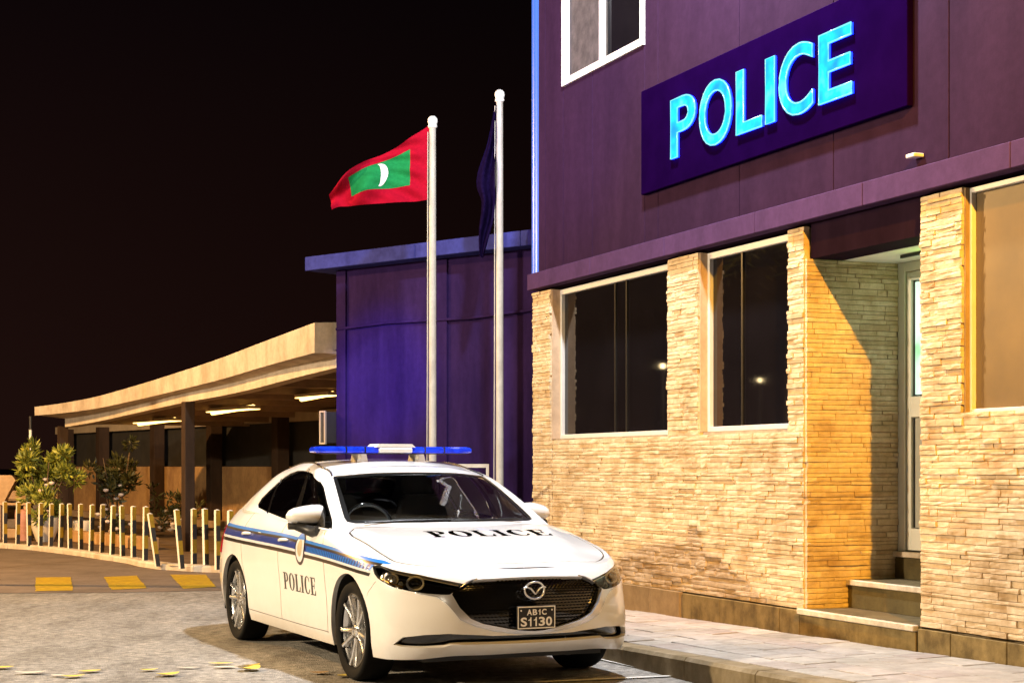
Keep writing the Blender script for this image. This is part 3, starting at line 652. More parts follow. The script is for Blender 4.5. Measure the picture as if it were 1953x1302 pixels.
# ---------------------------------------------------------------- the purple block behind
a2 = math.atan2(19-21.14, .247+2.246); PB = thing('purple_building', (-2.152, 20.25, 0), a2, 'purple rendered low block with a pale roof fascia behind the flagpoles', 'building')
bx('wall', 'purple_wall', PB, 0, 6.0, 0, 5, 0, 3.835); 
for a, b_ in ((-.345, 1.55), (1.553, 3.16), (3.163, 6.1)): bx('fascia', 'fascia', PB, a, b_, -.24, 5.2, 3.80, 3.97, .006)
bx('pilaster', 'purple_wall', PB, 0, .16, -.03, -.001, 0, 3.79); bx('pilaster', 'purple_wall', PB, 1.70, 1.86, -.03, -.001, 0, 3.79)
B().tube([(0, -.03, 3.07), (.9, -.03, 3.10), (2.2, -.03, 3.075), (3.6, -.03, 3.13)], .018, 6).obj('conduit', 'purple_wall', PB)
ac = B().box(-.10, -.012, -.20, .25, 1.66, 2.05, 0, .01); AC = ac.obj('wall_unit', 'dark_opening', PB); af = B()
for q in ((-.11, -.092, 1.65, 2.06), (-.026, -.008, 1.65, 2.06)): af.box(q[0], q[1], -.215, -.19, q[2], q[3])
af.box(-.092, -.026, -.215, -.19, 2.04, 2.06); af.box(-.092, -.026, -.215, -.19, 1.65, 1.67); af.obj('unit_frame', 'pale_lintel', AC)

# ---------------------------------------------------------------- the sweeping canopy
CN = thing('canopy', (-5.0, 27, 0), 0, 'long open shelter with a curved concrete roof on brown posts', 'shelter')
def rel(p): return (p[0]+5.0, p[1]-27, p[2])
BEAM = [(-8.197,30.0,2.099),(-7.422,29.0,2.159),(-6.203,27.2,2.276),(-5.015,25.3,2.375),(-4.316,24.2,2.417),(-3.601,23.0,2.476),(-3.106,22.2,2.537),(-2.15,20.55,2.628)]
LIPT = [(-8.755,30.0,2.468),(-7.341,28.4,2.56),(-6.272,26.9,2.68),(-5.173,25.2,2.815),(-4.209,23.6,2.935),(-3.39,22.2,3.06),(-2.462,20.4,3.168)]
def dense(pts, n):
    P = np.array(pts); t = np.r_[0, np.cumsum(np.linalg.norm(np.diff(P, axis=0), axis=1))]; return bessel(t, P, np.linspace(0, t[-1], n))
NB = np.array((.842, .54, 0))
bd = dense(BEAM, 40); q = B(); q.loft([[rel(p+NB*o+np.array((0, 0, h))) for o, h in ((0, 0), (.22, 0), (.22, .16), (0, .16))] for p in bd], smooth=False); q.obj('front_beam', 'canopy_edge', CN)
lp = dense(LIPT, 40); lh = np.linspace(.158, .375, 40); q = B()
q.loft([[rel(p+np.array((0, 0, -h))), rel(p), rel(p+NB*.5+np.array((0, 0, .03))), rel(p+NB*5.2+np.array((0, 0, .05))), rel(p+NB*5.2+np.array((0, 0, -.16))), rel(p+NB*.9+np.array((0, 0, -.17))), rel(p+NB*.12+np.array((0, 0, -h)))] for p, h in zip(lp, lh)], smooth=False)
q.obj('roof_slab', 'canopy', CN)
q = B(); q.loft([[rel(p+NB*.06+np.array((0, 0, -h+.004))), rel(b_+NB*.02+np.array((0, 0, .150))), rel(b_+NB*.10+np.array((0, 0, .158))), rel(p+NB*.20+np.array((0, 0, -h+.05)))] for p, h, b_ in zip(lp, lh, bd)], smooth=False); q.obj('sloping_soffit', 'canopy', CN)
q = B()
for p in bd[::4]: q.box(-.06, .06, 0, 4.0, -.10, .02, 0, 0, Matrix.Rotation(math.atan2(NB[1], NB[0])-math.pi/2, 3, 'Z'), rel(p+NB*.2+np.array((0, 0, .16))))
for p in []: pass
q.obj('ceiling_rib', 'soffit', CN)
def wallpt(k): return np.array((-5.25-.54*k, 31.9+.842*k, 0))
WL = wallpt(12); WR = wallpt(-10); wa = math.atan2(*(WR-WL)[1::-1])
def wbox(name, mat, k0, k1, d0, d1, z0, z1):
    c = rel(wallpt(k0)); return B().box(0, k0-k1, d0, d1, z0, z1, 0, 0, Matrix.Rotation(wa, 3, 'Z'), c).obj(name, mat, CN)
wbox('back_wall', 'backwall', 12, -10, 0, .2, .0, 1.375); wbox('wall_ledge', 'tan', 12, -10, -.25, 0, .12, .30); wbox('dark_opening', 'dark_opening', 12, -10, .12, .2, 1.38, 2.20); wbox('pale_lintel', 'pale_lintel', 12, -10, 0, .2, 2.20, 2.38)
wbox('wall_step', 'platform', 12, -10, -.9, -.25, .02, .16)
for k in (10.6, 7.95, 4.35, 1.15, -2.0): 
    c = rel(wallpt(k)); B().box(-.13, .13, -.24, .0, .3, 2.3, 0, .005, Matrix.Rotation(wa, 3, 'Z'), c).obj('post', 'post', CN)
for x, y, h in ((-8.32, 30.3, 2.12), (-5.01, 25.3, 2.376)):
    c = rel((x, y, 0)); B().box(-.08, .08, -.08, .08, .06, h, 0, .005, Matrix.Rotation(-1.0, 3, 'Z'), c).obj('post', 'post', CN)
for a, c in (((-7.00, 30.6, 2.19), (-5.95, 29.0, 2.24)), ((-5.15, 28.0, 2.31), (-4.15, 26.4, 2.37)), ((-3.22, 24.9, 2.42), (-2.60, 23.9, 2.47))):
    a = Vector(rel(a)); c = Vector(rel(c)); d = c-a; ang = math.atan2(d.y, d.x)
    cs = B().box(0, d.length, -.10, .10, .0, .05, 0, .004, Matrix.Rotation(ang, 3, 'Z'), a).obj('lamp_case', 'tube_case', CN); tb = B(); 
    tb.tube([a+Vector((0, 0, -.025))+d*.03, a+Vector((0, 0, -.025))+d*.97], .035, 8).obj('tube', 'tube', cs)
    B().box(.02, d.length-.02, -.10, .10, -.012, -.001, 0, 0, Matrix.Rotation(ang, 3, 'Z'), a).obj('diffuser', 'tube', cs)
pp = B(); 
for z0, z1, mi in ((0, 1.55, 0), (1.55, 1.72, 1), (1.72, 1.88, 0), (1.88, 2.05, 1), (2.05, 2.3, 0)): pp.lathe([(.028, z0), (.028, z1)], 2, 8, rel((-8.86, 30.1, 0)), mi, True, False)
pp.obj('downpipe', ['b_black', 'b_white'], CN)
# raised paving under the canopy with its kerb
KERB = [(-14, 33.5), (-9.457,28.467),(-8.624,27.553),(-8.021,27.032),(-7.352,26.111),(-6.685,25.161),(-6.081,24.183),(-5.497,23.277),(-5.085,22.379),(-4.767,21.921),(-4.486,21.482),(-4.162,21.375),(-3.809,21.164),(-3.402,20.957),(-2.7,20.6),(-1.5,20.0)]
kd = dense([(x, y, 0) for x, y in KERB], 60)
pl = B(); n = len(kd); back = [(p[0]+16, p[1]+12, 0) for p in kd]
V = [(p[0]+.06, p[1]+.04, .068) for p in kd]+[(b_[0], b_[1], .068) for b_ in back]
pl.add(V, [[i, i+1, n+i+1, n+i] for i in range(n-1)]); pl.obj('paved_yard', 'platform', kind='structure')
KS = bx('yard_kerb', 'mortar', None, -3.0, -2.9, 20.9, 20.95, -.05, .03, kind='structure')
tt = np.r_[0, np.cumsum(np.linalg.norm(np.diff(kd, axis=0), axis=1))]
k = 0.0
while k+.75 < tt[-1]:
    ends = [np.array([np.interp(x, tt, kd[:, i]) for i in range(3)]) for x in (k+.006, k+.744)]; d = ends[1]-ends[0]; nn = np.array((-d[1], d[0], 0))/np.linalg.norm(d); V = []
    for p in ends:
        for o, h in ((0, -.02), (0, .062), (.02, .085), (.16, .088), (.16, -.02)): V.append(tuple(p+nn*o+np.array((0, 0, h+rng.uniform(-.003, .003)))))
    B().add(V, [[4, 3, 2, 1, 0], [5, 6, 7, 8, 9]]+[[i, (i+1) % 5, 5+(i+1) % 5, 5+i] for i in range(5)]).obj('kerb_stone', 'canopy_edge', KS); k += .75
# ---------------------------------------------------------------- striped posts
def bollard(name, x, y, h, lean, z0, label, rz):
    w = .030; b = B(); bands = [(0, .24, 2), (.24, .48, 1), (.48, .74, 2), (.74, 1.0, 1)]
    for a, c, m in bands:
        z0_, z1_ = a*h, c*h
        V = [(-w, -w, z0_), (w, -w, z0_), (w, w, z0_), (-w, w, z0_), (-w, -w, z1_), (w, -w, z1_), (w, w, z1_), (-w, w, z1_)]
        b.add(V, [[0, 1, 5, 4]], m); b.add(V, [[1, 2, 6, 5]], m); b.add(V, [[2, 3, 7, 6]], m); b.add(V, [[3, 0, 4, 7]], 0)
    b.add([(-w, -w, h), (w, -w, h), (w, w, h), (-w, w, h), (0, 0, h+.015)], [[0, 1, 4], [1, 2, 4], [2, 3, 4], [3, 0, 4]], 0)
    for i, v in enumerate(b.v):
        ca, sa = math.cos(rz), math.sin(rz); vx, vy, vz = v; b.v[i] = (vx*ca-vy*sa+lean*vz/h, vx*sa+vy*ca, vz)
    o = b.obj(name, ['b_white', 'b_yellow', 'b_black']); o.location = (x, y, z0); return tag(o, label, 'post', 'striped posts along the yard kerb')
ORD = ['leftmost', 'second', 'third', 'fourth', 'fifth', 'sixth', 'seventh', 'eighth', 'ninth', 'tenth', 'eleventh', 'twelfth', 'thirteenth', 'fourteenth']
for k, (x, y, h) in enumerate([(-8.558,27.612,.708),(-8.26,27.329,.71),(-7.958,26.962,.709),(-7.697,26.692,.706),(-7.454,26.428,.7),(-7.217,26.153,.706),(-6.969,25.799,.713),(-6.732,25.536,.715),(-6.428,24.979,.719),(-6.146,24.506,.73),(-5.881,24.05,.728),(-5.625,23.625,.738),(-5.394,23.309,.734),(-5.046,22.498,.75)]):
    bollard('striped_post', x, y, h, rng.uniform(-.012, .022), .07, f'{ORD[k]} striped post from the left in the row along the yard kerb', R(35)+rng.uniform(-.06, .06))
for k, (x, y, h, ln) in enumerate([(-4.71,21.742,.697,-.102),(-4.298,21.291,.76,-.068),(-4.206,21.628,.763,-.002),(-4.014,21.458,.767,-.016),(-3.792,21.072,.763,-.007),(-3.593,20.858,.762,0)]):
    bollard('striped_post', x, y, h, ln, .05, ['black and yellow post leaning left beside the gap in the row', 'leaning striped post just right of the gap in the row', 'upright striped post right of the leaning one by the gap', 'second striped post left of the police car tail', 'striped post beside the police car tail', 'striped post mostly hidden behind the police car'][k], R(35)+rng.uniform(-.06, .06))
# low wall behind the posts, stair, pots, shrubs
lw = thing('planter_wall', (-7.0, 27.0, .068), R(-57), 'low brown block wall behind the row of striped posts', 'wall')
for k in range(9): bx('block', 'backwall', lw, -2.2+k*.46, -2.2+k*.46+.445, .25, .5, 0, .19+rng.uniform(-.01, .01), .01)
stc = thing('stair', (-9.40, 30.0, .068), 0, 'tan outdoor stair with a sloping side wall at the left edge', 'stair')
for k in range(5): bx('step', 'tan', stc, -.9, .55+.06*k, .08+k*.30, 1.7, k*.17, k*.17+.165, .008)
B().prism([(-1.6, .20), (-.02, .40), (.33, 1.06), (.26, 1.15), (-1.6, 1.15)], 1, -.12, .06).obj('side_wall', 'tan', stc)
bn = thing('bench', (-8.85, 29.2, .068), R(-10), 'plain tan bench behind the leftmost striped posts', 'bench')
bx('seat', 'tan', bn, -.36, .32, -.15, .15, .62, .66, .006); bx('leg', 'tan', bn, -.30, -.24, -.12, .12, 0, .62, .004); bx('leg', 'tan', bn, .2, .26, -.12, .12, 0, .62, .004)
def pot(x, y, r, h, mat, label):
    o = B().lathe([(r*.6, 0), (r*.95, h*.55), (r, h*.85), (r*.92, h), (r*.8, h), (r*.75, h*.8), (0, h*.8)], 2, 18, (0, 0, 0), 0, True, False).obj('plant_pot', mat); o.location = (x, y, .068); return tag(o, label, 'plant pot')
pot(-8.62, 28.9, .16, .55, 'pot_pink', 'pink terracotta pot left of the pale pot below the shrub'); pot(-8.15, 28.55, .24, .42, 'pot_pale', 'wide pale pot holding the yellow-green shrub'); pot(-7.55, 28.75, .17, .36, 'pot_pale', 'small pale pot right of the large shrub pot behind the posts')
def shrub(name, x, y, z, rx, rz_, n, ls, mat, label, stems=7, bl=0, seed=1):
    r = random.Random(seed); root = thing(name, (x, y, z), 0, label, 'shrub'); s = B(); tips = []
    for k in range(stems):
        a = r.uniform(0, 6.28); e = r.uniform(.35, 1); h = rz_*r.uniform(1.0, 1.9); p = [(0, 0, 0), (rx*.25*math.cos(a)*e, rx*.25*math.sin(a)*e, h*.4), (rx*.8*math.cos(a)*e, rx*.8*math.sin(a)*e, h)]
        s.tube(p, [.022, .016, .006], 5); tips.append(p)
    s.obj('stem', 'stem', root); f = B(); c = [(r.gauss(0, .45)*rx, r.gauss(0, .45)*rx, rz_*(1.15+r.gauss(0, .42)), r.uniform(.16, .34)*rx) for _ in range(26)]
    for k in range(n):
        cx, cy, cz, cr = r.choice(c); d = Vector((r.gauss(0, 1), r.gauss(0, 1), r.gauss(0, 1))).normalized(); p = Vector((cx, cy, max(.12, cz)))+d*cr*r.uniform(.3, 1.05)
        u = (d+Vector((r.uniform(-.8, .8), r.uniform(-.8, .8), r.uniform(-.2, 1.0)))).normalized(); w = u.cross(Vector((r.uniform(-1, 1), r.uniform(-1, 1), r.uniform(-1, 1)))).normalized(); l = ls*r.uniform(.6, 1.3); nrm = u.cross(w)
        f.add([p, p+u*l*.5+w*l*.17+nrm*l*.05, p+u*l, p+u*l*.5-w*l*.17+nrm*l*.05], [[0, 1, 2, 3]])
    f.obj('foliage', mat, root, kind='stuff')
    if bl:
        g_ = B()
        for k in range(bl): g_.lathe([(0, -.035), (.05, -.01), (.055, .02), (0, .035)], 2, 7, (r.gauss(0, .35)*rx, -abs(r.gauss(0, .4))*rx, rz_*(.6+r.uniform(-.45, .55))), 0, True, False)
        g_.obj('blossom', 'blossom', root, kind='stuff')
    return root
shrub('shrub', -8.15, 28.55, .38, .47, .68, 3000, .13, 'foliage', 'bushy yellow-green shrub in the pot at the end of the canopy', 9, 10, 3)
shrub('shrub', -7.15, 29.6, .07, .42, .85, 1300, .13, 'foliage_dark', 'dark sparse shrub with pale blossoms right of the canopy end post', 7, 14, 5)
shrub('shrub', -6.3, 30.6, .10, .34, .40, 500, .12, 'foliage_dark', 'low dark plant with pink blossoms before the ochre wall', 5, 16, 8)

# ---------------------------------------------------------------- flagpoles and flags
def pole(x, h, label):
    o = thing('flagpole', (x, 17.5, 0), 0, label, 'flagpole', 'white flagpoles beside the station'); B().lathe([(.042, 0), (.040, h*.5), (.036, h)], 2, 18).obj('pole', 'pole', o)
    B().lathe([(.0, h-.05), (.036, h-.045), (.050, h-.03), (.05, h-.015), (.044, h+.0), (.055, h+.03), (.05, h+.062), (.03, h+.085), (0, h+.092)], 2, 18, (0, 0, 0), 0, True, False).obj('finial', 'white_metal', o)
    B().tube([(-.062, 0, 1.0), (-.055, 0, h*.5), (-.05, 0, h-.08)], .006, 5).obj('rope', 'pole', o); return o
pole(-.85, 5.03, 'shorter cream flagpole carrying the red and green flag'); pole(-.132, 5.31, 'taller cream flagpole with the dark drooping flag')
FLT = [(-.889,5.017),(-1.046,4.916),(-1.214,4.804),(-1.40,4.715),(-1.551,4.652),(-1.73,4.512),(-1.859,4.389),(-1.966,4.288)]
FLB = [(-.906,4.226),(-1.05,4.212),(-1.214,4.198),(-1.40,4.186),(-1.551,4.176),(-1.73,4.168),(-1.887,4.155),(-1.927,4.119)]
NI, NJ = 66, 40
ft = dense([(x, z, 0) for x, z in FLT], NI+1); fb = dense([(x, z, 0) for x, z in FLB], NI+1)
def flagpt(i, j, off=0):
    a = i/NI; c = j/NJ; cc = c+.10*math.sin(math.pi*c)*math.sin(2.6*a); p = fb[int(round(i))]*(1-cc)+ft[int(round(i))]*cc
    w = .12*a*math.sin(9*a-2.6*c+.4)+.05*math.sin(15*a+6*c)*a+.05*math.sin(4*(a+1.9*c))*a+.03*math.sin(24*(a*.75-c))*max(0, 1-a*1.3)*min(1, a*8)
    return (p[0], 17.5+w+off, p[1])
fl = B(); fl.v = [flagpt(i, j) for i in range(NI+1) for j in range(NJ+1)]
for i in range(NI):
    for j in range(NJ):
        k = i*(NJ+1)+j; fl.f.append([k, k+1, k+NJ+2, k+NJ+1]); gi = .185 < (i+.5)/NI < .775 and .23 < (j+.5)/NJ < .80; fl.mi.append(1 if gi else 0); fl.sm.append(True)
FG = fl.obj('national_flag', ['red', 'green']); tag(FG, 'red flag with a green rectangle and white crescent flying from the shorter pole', 'flag')
cr = B(); cp = ell(.455, .515, .098, .25, -84, 84, 16)+ell(.455, .515, .034, .235, 82, -82, 16); 
cv, cf = fill([np.array([(-(x-.475)+.475, y) for x, y in cp])], .02)
def flaguv(x, y, off):
    i = x*NI; j = y*NJ; i0 = int(min(i, NI-1)); fr = i-i0; p0 = flagpt(i0, j, off); p1 = flagpt(i0+1, j, off); return tuple(p0[k]*(1-fr)+p1[k]*fr for k in range(3))
cr.add([flaguv(x, y, -.006) for x, y in cv], [list(f) for f in cf], 0, True); CR = cr.obj('crescent', 'flagwhite', FG)
fn = B(); NI2, NJ2 = 30, 14
L2 = dense([(-.19,5.24,0),(-.261,4.849,0),(-.379,4.372,0),(-.325,4.20,0),(-.33,4.10,0),(-.356,3.867,0),(-.345,3.615,0)], NI2+1); R2 = dense([(-.175,5.24,0),(-.176,4.85,0),(-.18,4.40,0),(-.178,4.20,0),(-.20,4.0,0),(-.235,3.86,0),(-.31,3.60,0)], NI2+1)
for i in range(NI2+1):
    for j in range(NJ2+1):
        c = j/NJ2; p = L2[i]*(1-c)+R2[i]*c; fn.v.append((p[0], 17.5+.05*math.sin(c*9+i*.13)*min(1, i/6)+.03*math.sin(i*.5+c*4), p[1]))
for i in range(NI2):
    for j in range(NJ2):
        k = i*(NJ2+1)+j; fn.f.append([k, k+1, k+NJ2+2, k+NJ2+1]); fn.mi.append(0); fn.sm.append(True)
tag(fn.obj('dark_flag', 'navy'), 'dark navy flag drooping beside the taller pole', 'flag')
rl = thing('rail_frame', (-.30, 15.6, 0), R(-10), 'small pale rail frame showing behind the car roof', 'rail')
bx('post', 'pole', rl, .055, .08, -.01, .01, 0, 1.40); bx('post', 'pole', rl, -.55, -.525, -.01, .01, 0, 1.40); bx('top_rail', 'pole', rl, -.523, .053, -.01, .01, 1.365, 1.40)

# ---------------------------------------------------------------- fallen leaves
def leaf(x, y, l, w, rz, mat, label, curl):
    b = B(); n = 7; V = []
    for i in range(n):
        a = i/(n-1); hw = w*math.sin(math.pi*min(1, a*.93+.04))**.8/2; zz = .006+curl*(a-.5)**2*l*.45
        V += [((a-.5)*l, -hw, zz+abs(hw)*.14), ((a-.5)*l, 0, zz), ((a-.5)*l, hw, zz+abs(hw)*.08)]
    b.add(V, [[i*3+j, i*3+3+j, i*3+4+j, i*3+1+j] for i in range(n-1) for j in range(2)], 0, True); o = b.obj('fallen_leaf', mat); o.location = (x, y, .004); o.rotation_euler = (0, 0, rz); return tag(o, label, 'leaf', 'fallen leaves on the road')
for q in [(-3.465,11.123,.15,.11,.2,'leaf_yellow','yellow fallen leaf cut by the left edge of the photo',.5),(-2.82,10.924,.15,.10,.5,'leaf_yellow','yellow fallen leaf behind the pair of leaves at lower left',.4),(-2.858,10.653,.15,.10,.35,'leaf_yellow','yellow fallen leaf at the lower left, nearest the bottom edge',.6),(-2.973,10.706,.10,.07,-.3,'leaf_pale','pale small leaf touching the lower left yellow leaf',.3),(-2.44,10.992,.12,.08,.3,'leaf_yellow','small yellow leaf alone midway along the bottom left',.7),(-2.261,10.744,.16,.13,.6,'leaf_yellow','broad yellow leaf right of the small lone one',.8),(-2.022,11.358,.17,.08,.05,'leaf_yellow','narrow yellow leaf lying behind a white leaf near the car shadow',.3),(-1.953,11.152,.16,.10,.1,'leaf_pale','whitish leaf in front of the narrow yellow leaf',.3),(-3.192,10.842,.2,.09,.15,'leaf_pale','pale torn leaf at the far lower left',.5),(-2.205,11.123,.16,.05,0,'leaf_pale','thin pale leaf left of the car shadow',.2),(-1.77,11.03,.17,.15,.9,'leaf_yellow','folded yellow leaf at the edge of the car shadow',1.1),(-1.79,11.22,.14,.09,.7,'leaf_yellow','yellow leaf just behind the folded one by the shadow',.8),(-1.277,10.842,.13,.10,.2,'leaf_brown','brown leaf in the car shadow before the front wheel',.6),(-1.10,10.70,.11,.09,.9,'leaf_yellow','small yellow leaf beside the front tyre',.6)]: leaf(*q)

# ---------------------------------------------------------------- lamps across the street that the dark windows mirror
for x, y, z, lb in ((-14.07, 26.82, 3.46, 'globe street lamp mirrored in the left ground-floor window by the pier'), (-14.08, 29.63, 2.60, 'low globe street lamp mirrored in the lower left window corner'), (-22.24, 30.31, 3.60, 'far globe street lamp mirrored in the second window')):
    o = thing('street_lamp', (x, y, 0), 0, lb, 'street lamp', 'globe street lamps across the road'); B().lathe([(.06, 0), (.045, z*.5), (.035, z-.1)], 2, 10).obj('post', 'gasket', o)
    B().lathe([(0, -.06), (.04, -.045), (.055, 0), (.04, .045), (0, .06)], 2, 14, (0, 0, z), 0, True, False).obj('globe', 'globe', o)
for x, y, z, lb in ((-13.0, 4.0, 5.2, 'tall unseen lamp added to put a glint on the car door'), (-17.0, 11.5, 4.6, 'unseen lamp added to put a glint behind the door handle'), (-12.5, 15.5, 3.9, 'unseen lamp added to put a glint on the rear wing'), (-10.5, -1.5, 5.4, 'unseen lamp added to put a glint on the front wing'), (-3.5, -6.0, 5.0, 'unseen lamp added to put a glint on the bumper')):  # unseen globes added so the car paint shows more lamp glints
    o = thing('street_lamp', (x, y, 0), 0, lb, 'street lamp', 'globe street lamps across the road'); B().lathe([(.06, 0), (.045, z*.5), (.035, z-.1)], 2, 10).obj('post', 'gasket', o)
    B().lathe([(0, -.20), (.13, -.15), (.19, 0), (.13, .15), (0, .20)], 2, 14, (0, 0, z), 0, True, False).obj('globe', 'glint_globe', o)
pt = thing('palm_tree', (-7.9, 19.2, 0), 0, 'slender palm across the road mirrored in the second ground-floor window', 'tree')
B().tube([(0, 0, 0), (.05, .02, .8), (.02, .05, 2.0), (-.15, .1, 3.4), (-.5, .2, 4.8)], [.14, .085, .07, .06, .05], 8).obj('trunk', 'stem', pt)
cw = B()
for k in range(12):
    a = k*.5236; L_ = 1.5+.3*math.sin(k*2.1)
    for q in range(1, 12):
        t = q/11; c = Vector((-.5+L_*t*math.cos(a), .2+L_*t*math.sin(a), 4.8+.55*t-1.15*t*t))
        for sd in (-1, 1):
            d = Vector((-math.sin(a)*sd*.8+math.cos(a)*.5, math.cos(a)*sd*.8+math.sin(a)*.5, -.35))*.42; w = Vector((math.cos(a), math.sin(a), 0))*.03
            cw.add([c-w, c+d*.5-w*.7, c+d, c+d*.5+w*.7], [[0, 1, 2, 3]])
cw.obj('crown', 'foliage', pt, kind='stuff')
# ---------------------------------------------------------------- the police car; local x forward from the front axle, y to its left, z up
CAR = thing('police_car', (-.252, 10.9, 0), R(25.06-90), 'white police saloon with blue side stripes and a blue light bar parked at the kerb', 'car')
class Cut:
    """a chart triangulated in its own (u, v) with outlines cut out of it"""
    def __init__(s, ch, polys, gaps=(), step=.04):
        s.ch = ch; s.k = np.array([ch.mu, ch.mv]); s.polys = {n: resample(np.asarray(p, float)*s.k, .02) for n, p in polys.items()}
        s.gaps = []
        for line, w in gaps:
            q = resample(np.asarray(line, float)*s.k, .04, False); d = np.gradient(q, axis=0); d /= np.maximum(np.linalg.norm(d, axis=1, keepdims=True), 1e-9); n = np.stack([-d[:, 1], d[:, 0]], 1)*w/2
            s.gaps.append(np.vstack([q+n, (q-n)[::-1]]))
        rect = resample(np.array([(0, 0), (ch.mu, 0), (ch.mu, ch.mv), (0, ch.mv)]), step)
        gx, gy = np.meshgrid(np.linspace(0, ch.mu, int(ch.mu/step)+1)[1:-1], np.linspace(0, ch.mv, int(ch.mv/step)+1)[1:-1]); g = np.stack([gx.ravel(), gy.ravel()], 1)
        allp = list(s.polys.values())+s.gaps
        if allp: g = g[segdist(g, allp) > step*.3]
        clip = lambda q: np.clip(q, [0, 0], s.k)
        v, f = cdt(g, [rect]+[clip(p) for p in allp]); s.v = v; c = v[f].mean(1); a = v[f]
        ar = np.abs((a[:, 1, 0]-a[:, 0, 0])*(a[:, 2, 1]-a[:, 0, 1])-(a[:, 2, 0]-a[:, 0, 0])*(a[:, 1, 1]-a[:, 0, 1])); f = f[ar > 1e-9]; c = v[f].mean(1)
        s.f = f; s.c = c; s.lab = np.zeros(len(f), object); s.lab[:] = ''
        for n, p in s.polys.items():
            k = inside(c[:, 0], c[:, 1], p) & (s.lab == ''); s.lab[k] = n
        for p in s.gaps:
            k = inside(c[:, 0], c[:, 1], p) & (s.lab == ''); s.lab[k] = 'gap'
        s.uv = v/s.k; s.P = ch.P(s.uv); s.N = ch.Nn(s.uv)
        sgn = ((s.P[f[:, 1]]-s.P[f[:, 0]])[:, None] if False else np.cross(s.P[f[:, 1]]-s.P[f[:, 0]], s.P[f[:, 2]]-s.P[f[:, 0]])); fl = (sgn*s.N[f[:, 0]]).sum(1) < 0; s.f[fl] = s.f[fl][:, ::-1]
        # connected panels among the uncut triangles
        free = np.where(s.lab == '')[0]; par = {i: i for i in free}
        def find(i):
            while par[i] != i: par[i] = par[par[i]]; i = par[i]
            return i
        ed = {}
        for i in free:
            t = s.f[i]
            for a_, b_ in ((t[0], t[1]), (t[1], t[2]), (t[2], t[0])):
                key = (min(a_, b_), max(a_, b_))
                if key in ed: par[find(i)] = find(ed[key])
                else: ed[key] = i
        s.comp = np.full(len(s.f), -1); 
        for i in free: s.comp[i] = find(i)
        s.cp = s.P[s.f].mean(1)
    def piece(s, sel, off=0, lip=0, lipmi=0):
        """(verts, faces, normals) for chosen triangles, with a turned-in lip on inner edges"""
        f = s.f[sel]; used = np.unique(f); mp = np.full(len(s.v), -1); mp[used] = np.arange(len(used))
        V = s.P[used]+s.N[used]*off; N = s.N[used]; F = [list(x) for x in mp[f]]
        if lip:
            cnt = {}
            for t in f:
                for a, b in ((t[0], t[1]), (t[1], t[2]), (t[2], t[0])): cnt.setdefault((min(a, b), max(a, b)), []).append((a, b))
            V2 = []; N2 = []
            for es in cnt.values():
                if len(es) != 1: continue
                a, b = es[0]; qa, qb = s.uv[a], s.uv[b]
                if any((qa[i] < 1e-4 and qb[i] < 1e-4) or (qa[i] > 1-1e-4 and qb[i] > 1-1e-4) for i in (0, 1)) and not (qa[1] < 1e-4 and qb[1] < 1e-4): continue
                k = len(V)+len(V2); pa, pb = s.P[a]+s.N[a]*off, s.P[b]+s.N[b]*off; n = np.cross(pb-pa, s.N[a]); n = n/max(np.linalg.norm(n), 1e-9)
                V2 += [pa, pb, pb-s.N[b]*lip, pa-s.N[a]*lip]; N2 += [n]*4; F.append([k+1, k, k+3, k+2])
            if V2: V = np.vstack([V, V2]); N = np.vstack([N, N2])
        return V, F, N
def build(name, mat, parent, parts, mirror=True, **props):
    """one mesh from pieces on the half body; mirrored to the other side when asked"""
    VV, FF, NN = [], [], []
    for V, F, N in parts:
        for sg in ((1, -1) if mirror in (True, 'both') else (1,) if mirror == 'left' else (-1,)):
            k = len(VV) and sum(len(x) for x in VV); m = np.array([1, sg, 1]); VV.append(V*m); NN.append(N*m)
            FF += [[k+i for i in (f if sg == 1 else f[::-1])] for f in F]
    V = np.vstack(VV); N = np.vstack(NN); me = bpy.data.meshes.new(name); me.from_pydata(V.tolist(), [], FF); me.polygons.foreach_set('use_smooth', [True]*len(FF)); me.update()
    me.normals_split_custom_set_from_vertices(N.tolist()); return link(name, me, mat, parent, **props)
def sides(name, mat, parent, parts, **props):
    """two separate parts, one on either side"""
    return [build(name, mat, parent, parts, 'right', **props), build(name, mat, parent, parts, 'left', **props)]
def circ(ch, cx, cz, r, n=40):
    a = np.linspace(0, 2*np.pi, n, endpoint=False); return ch.inv([(cx+r*np.cos(t), max(.16, cz+r*np.sin(t))) for t in a], (0, 2), lambda G, N: (N[..., 1] > .4) & (G[..., 0] < .8))
SIDE = lambda G, N: N[..., 1] > .3
def archpoly(cx, cz, r):
    a = np.linspace(np.pi*1.0, 0, 26); up = [(cx+r*np.cos(t), cz+r*np.sin(t)) for t in a]
    lo = BODY.inv([(cx-r*.99, .20), *up, (cx+r*.99, .20)][1:-1], (0, 2), SIDE)
    l0 = BODY.inv([(cx-r*1.0, .25)], (0, 2), SIDE)[0]; r0 = BODY.inv([(cx+r*1.0, .25)], (0, 2), SIDE)[0]
    return np.vstack([[(l0[0], -.001)], lo, [(r0[0], -.001)]])
ARF, ARR = (0.0, .315, .374), (-2.726, .315, .366)
HL = [(.1992,.8702),(.185,.915),(.1675,.917),(.146,.892),(.1233,.8629),(.0942,.7679),(.0758,.6999),(.083,.640),(.0924,.5803),(.1025,.5803),(.1247,.5959),(.147,.6301),(.1597,.6612),(.1808,.7246),(.1897,.7758)]
GRL = [(-.001,.790),(.0121,.789),(.0263,.788),(.0548,.777),(.0670,.752),(.079,.668),(.0885,.610),(.0902,.582),(.0825,.461),(.0715,.370),(.058,.3225),(.0294,.2715),(.012,.250),(-.001,.245)]
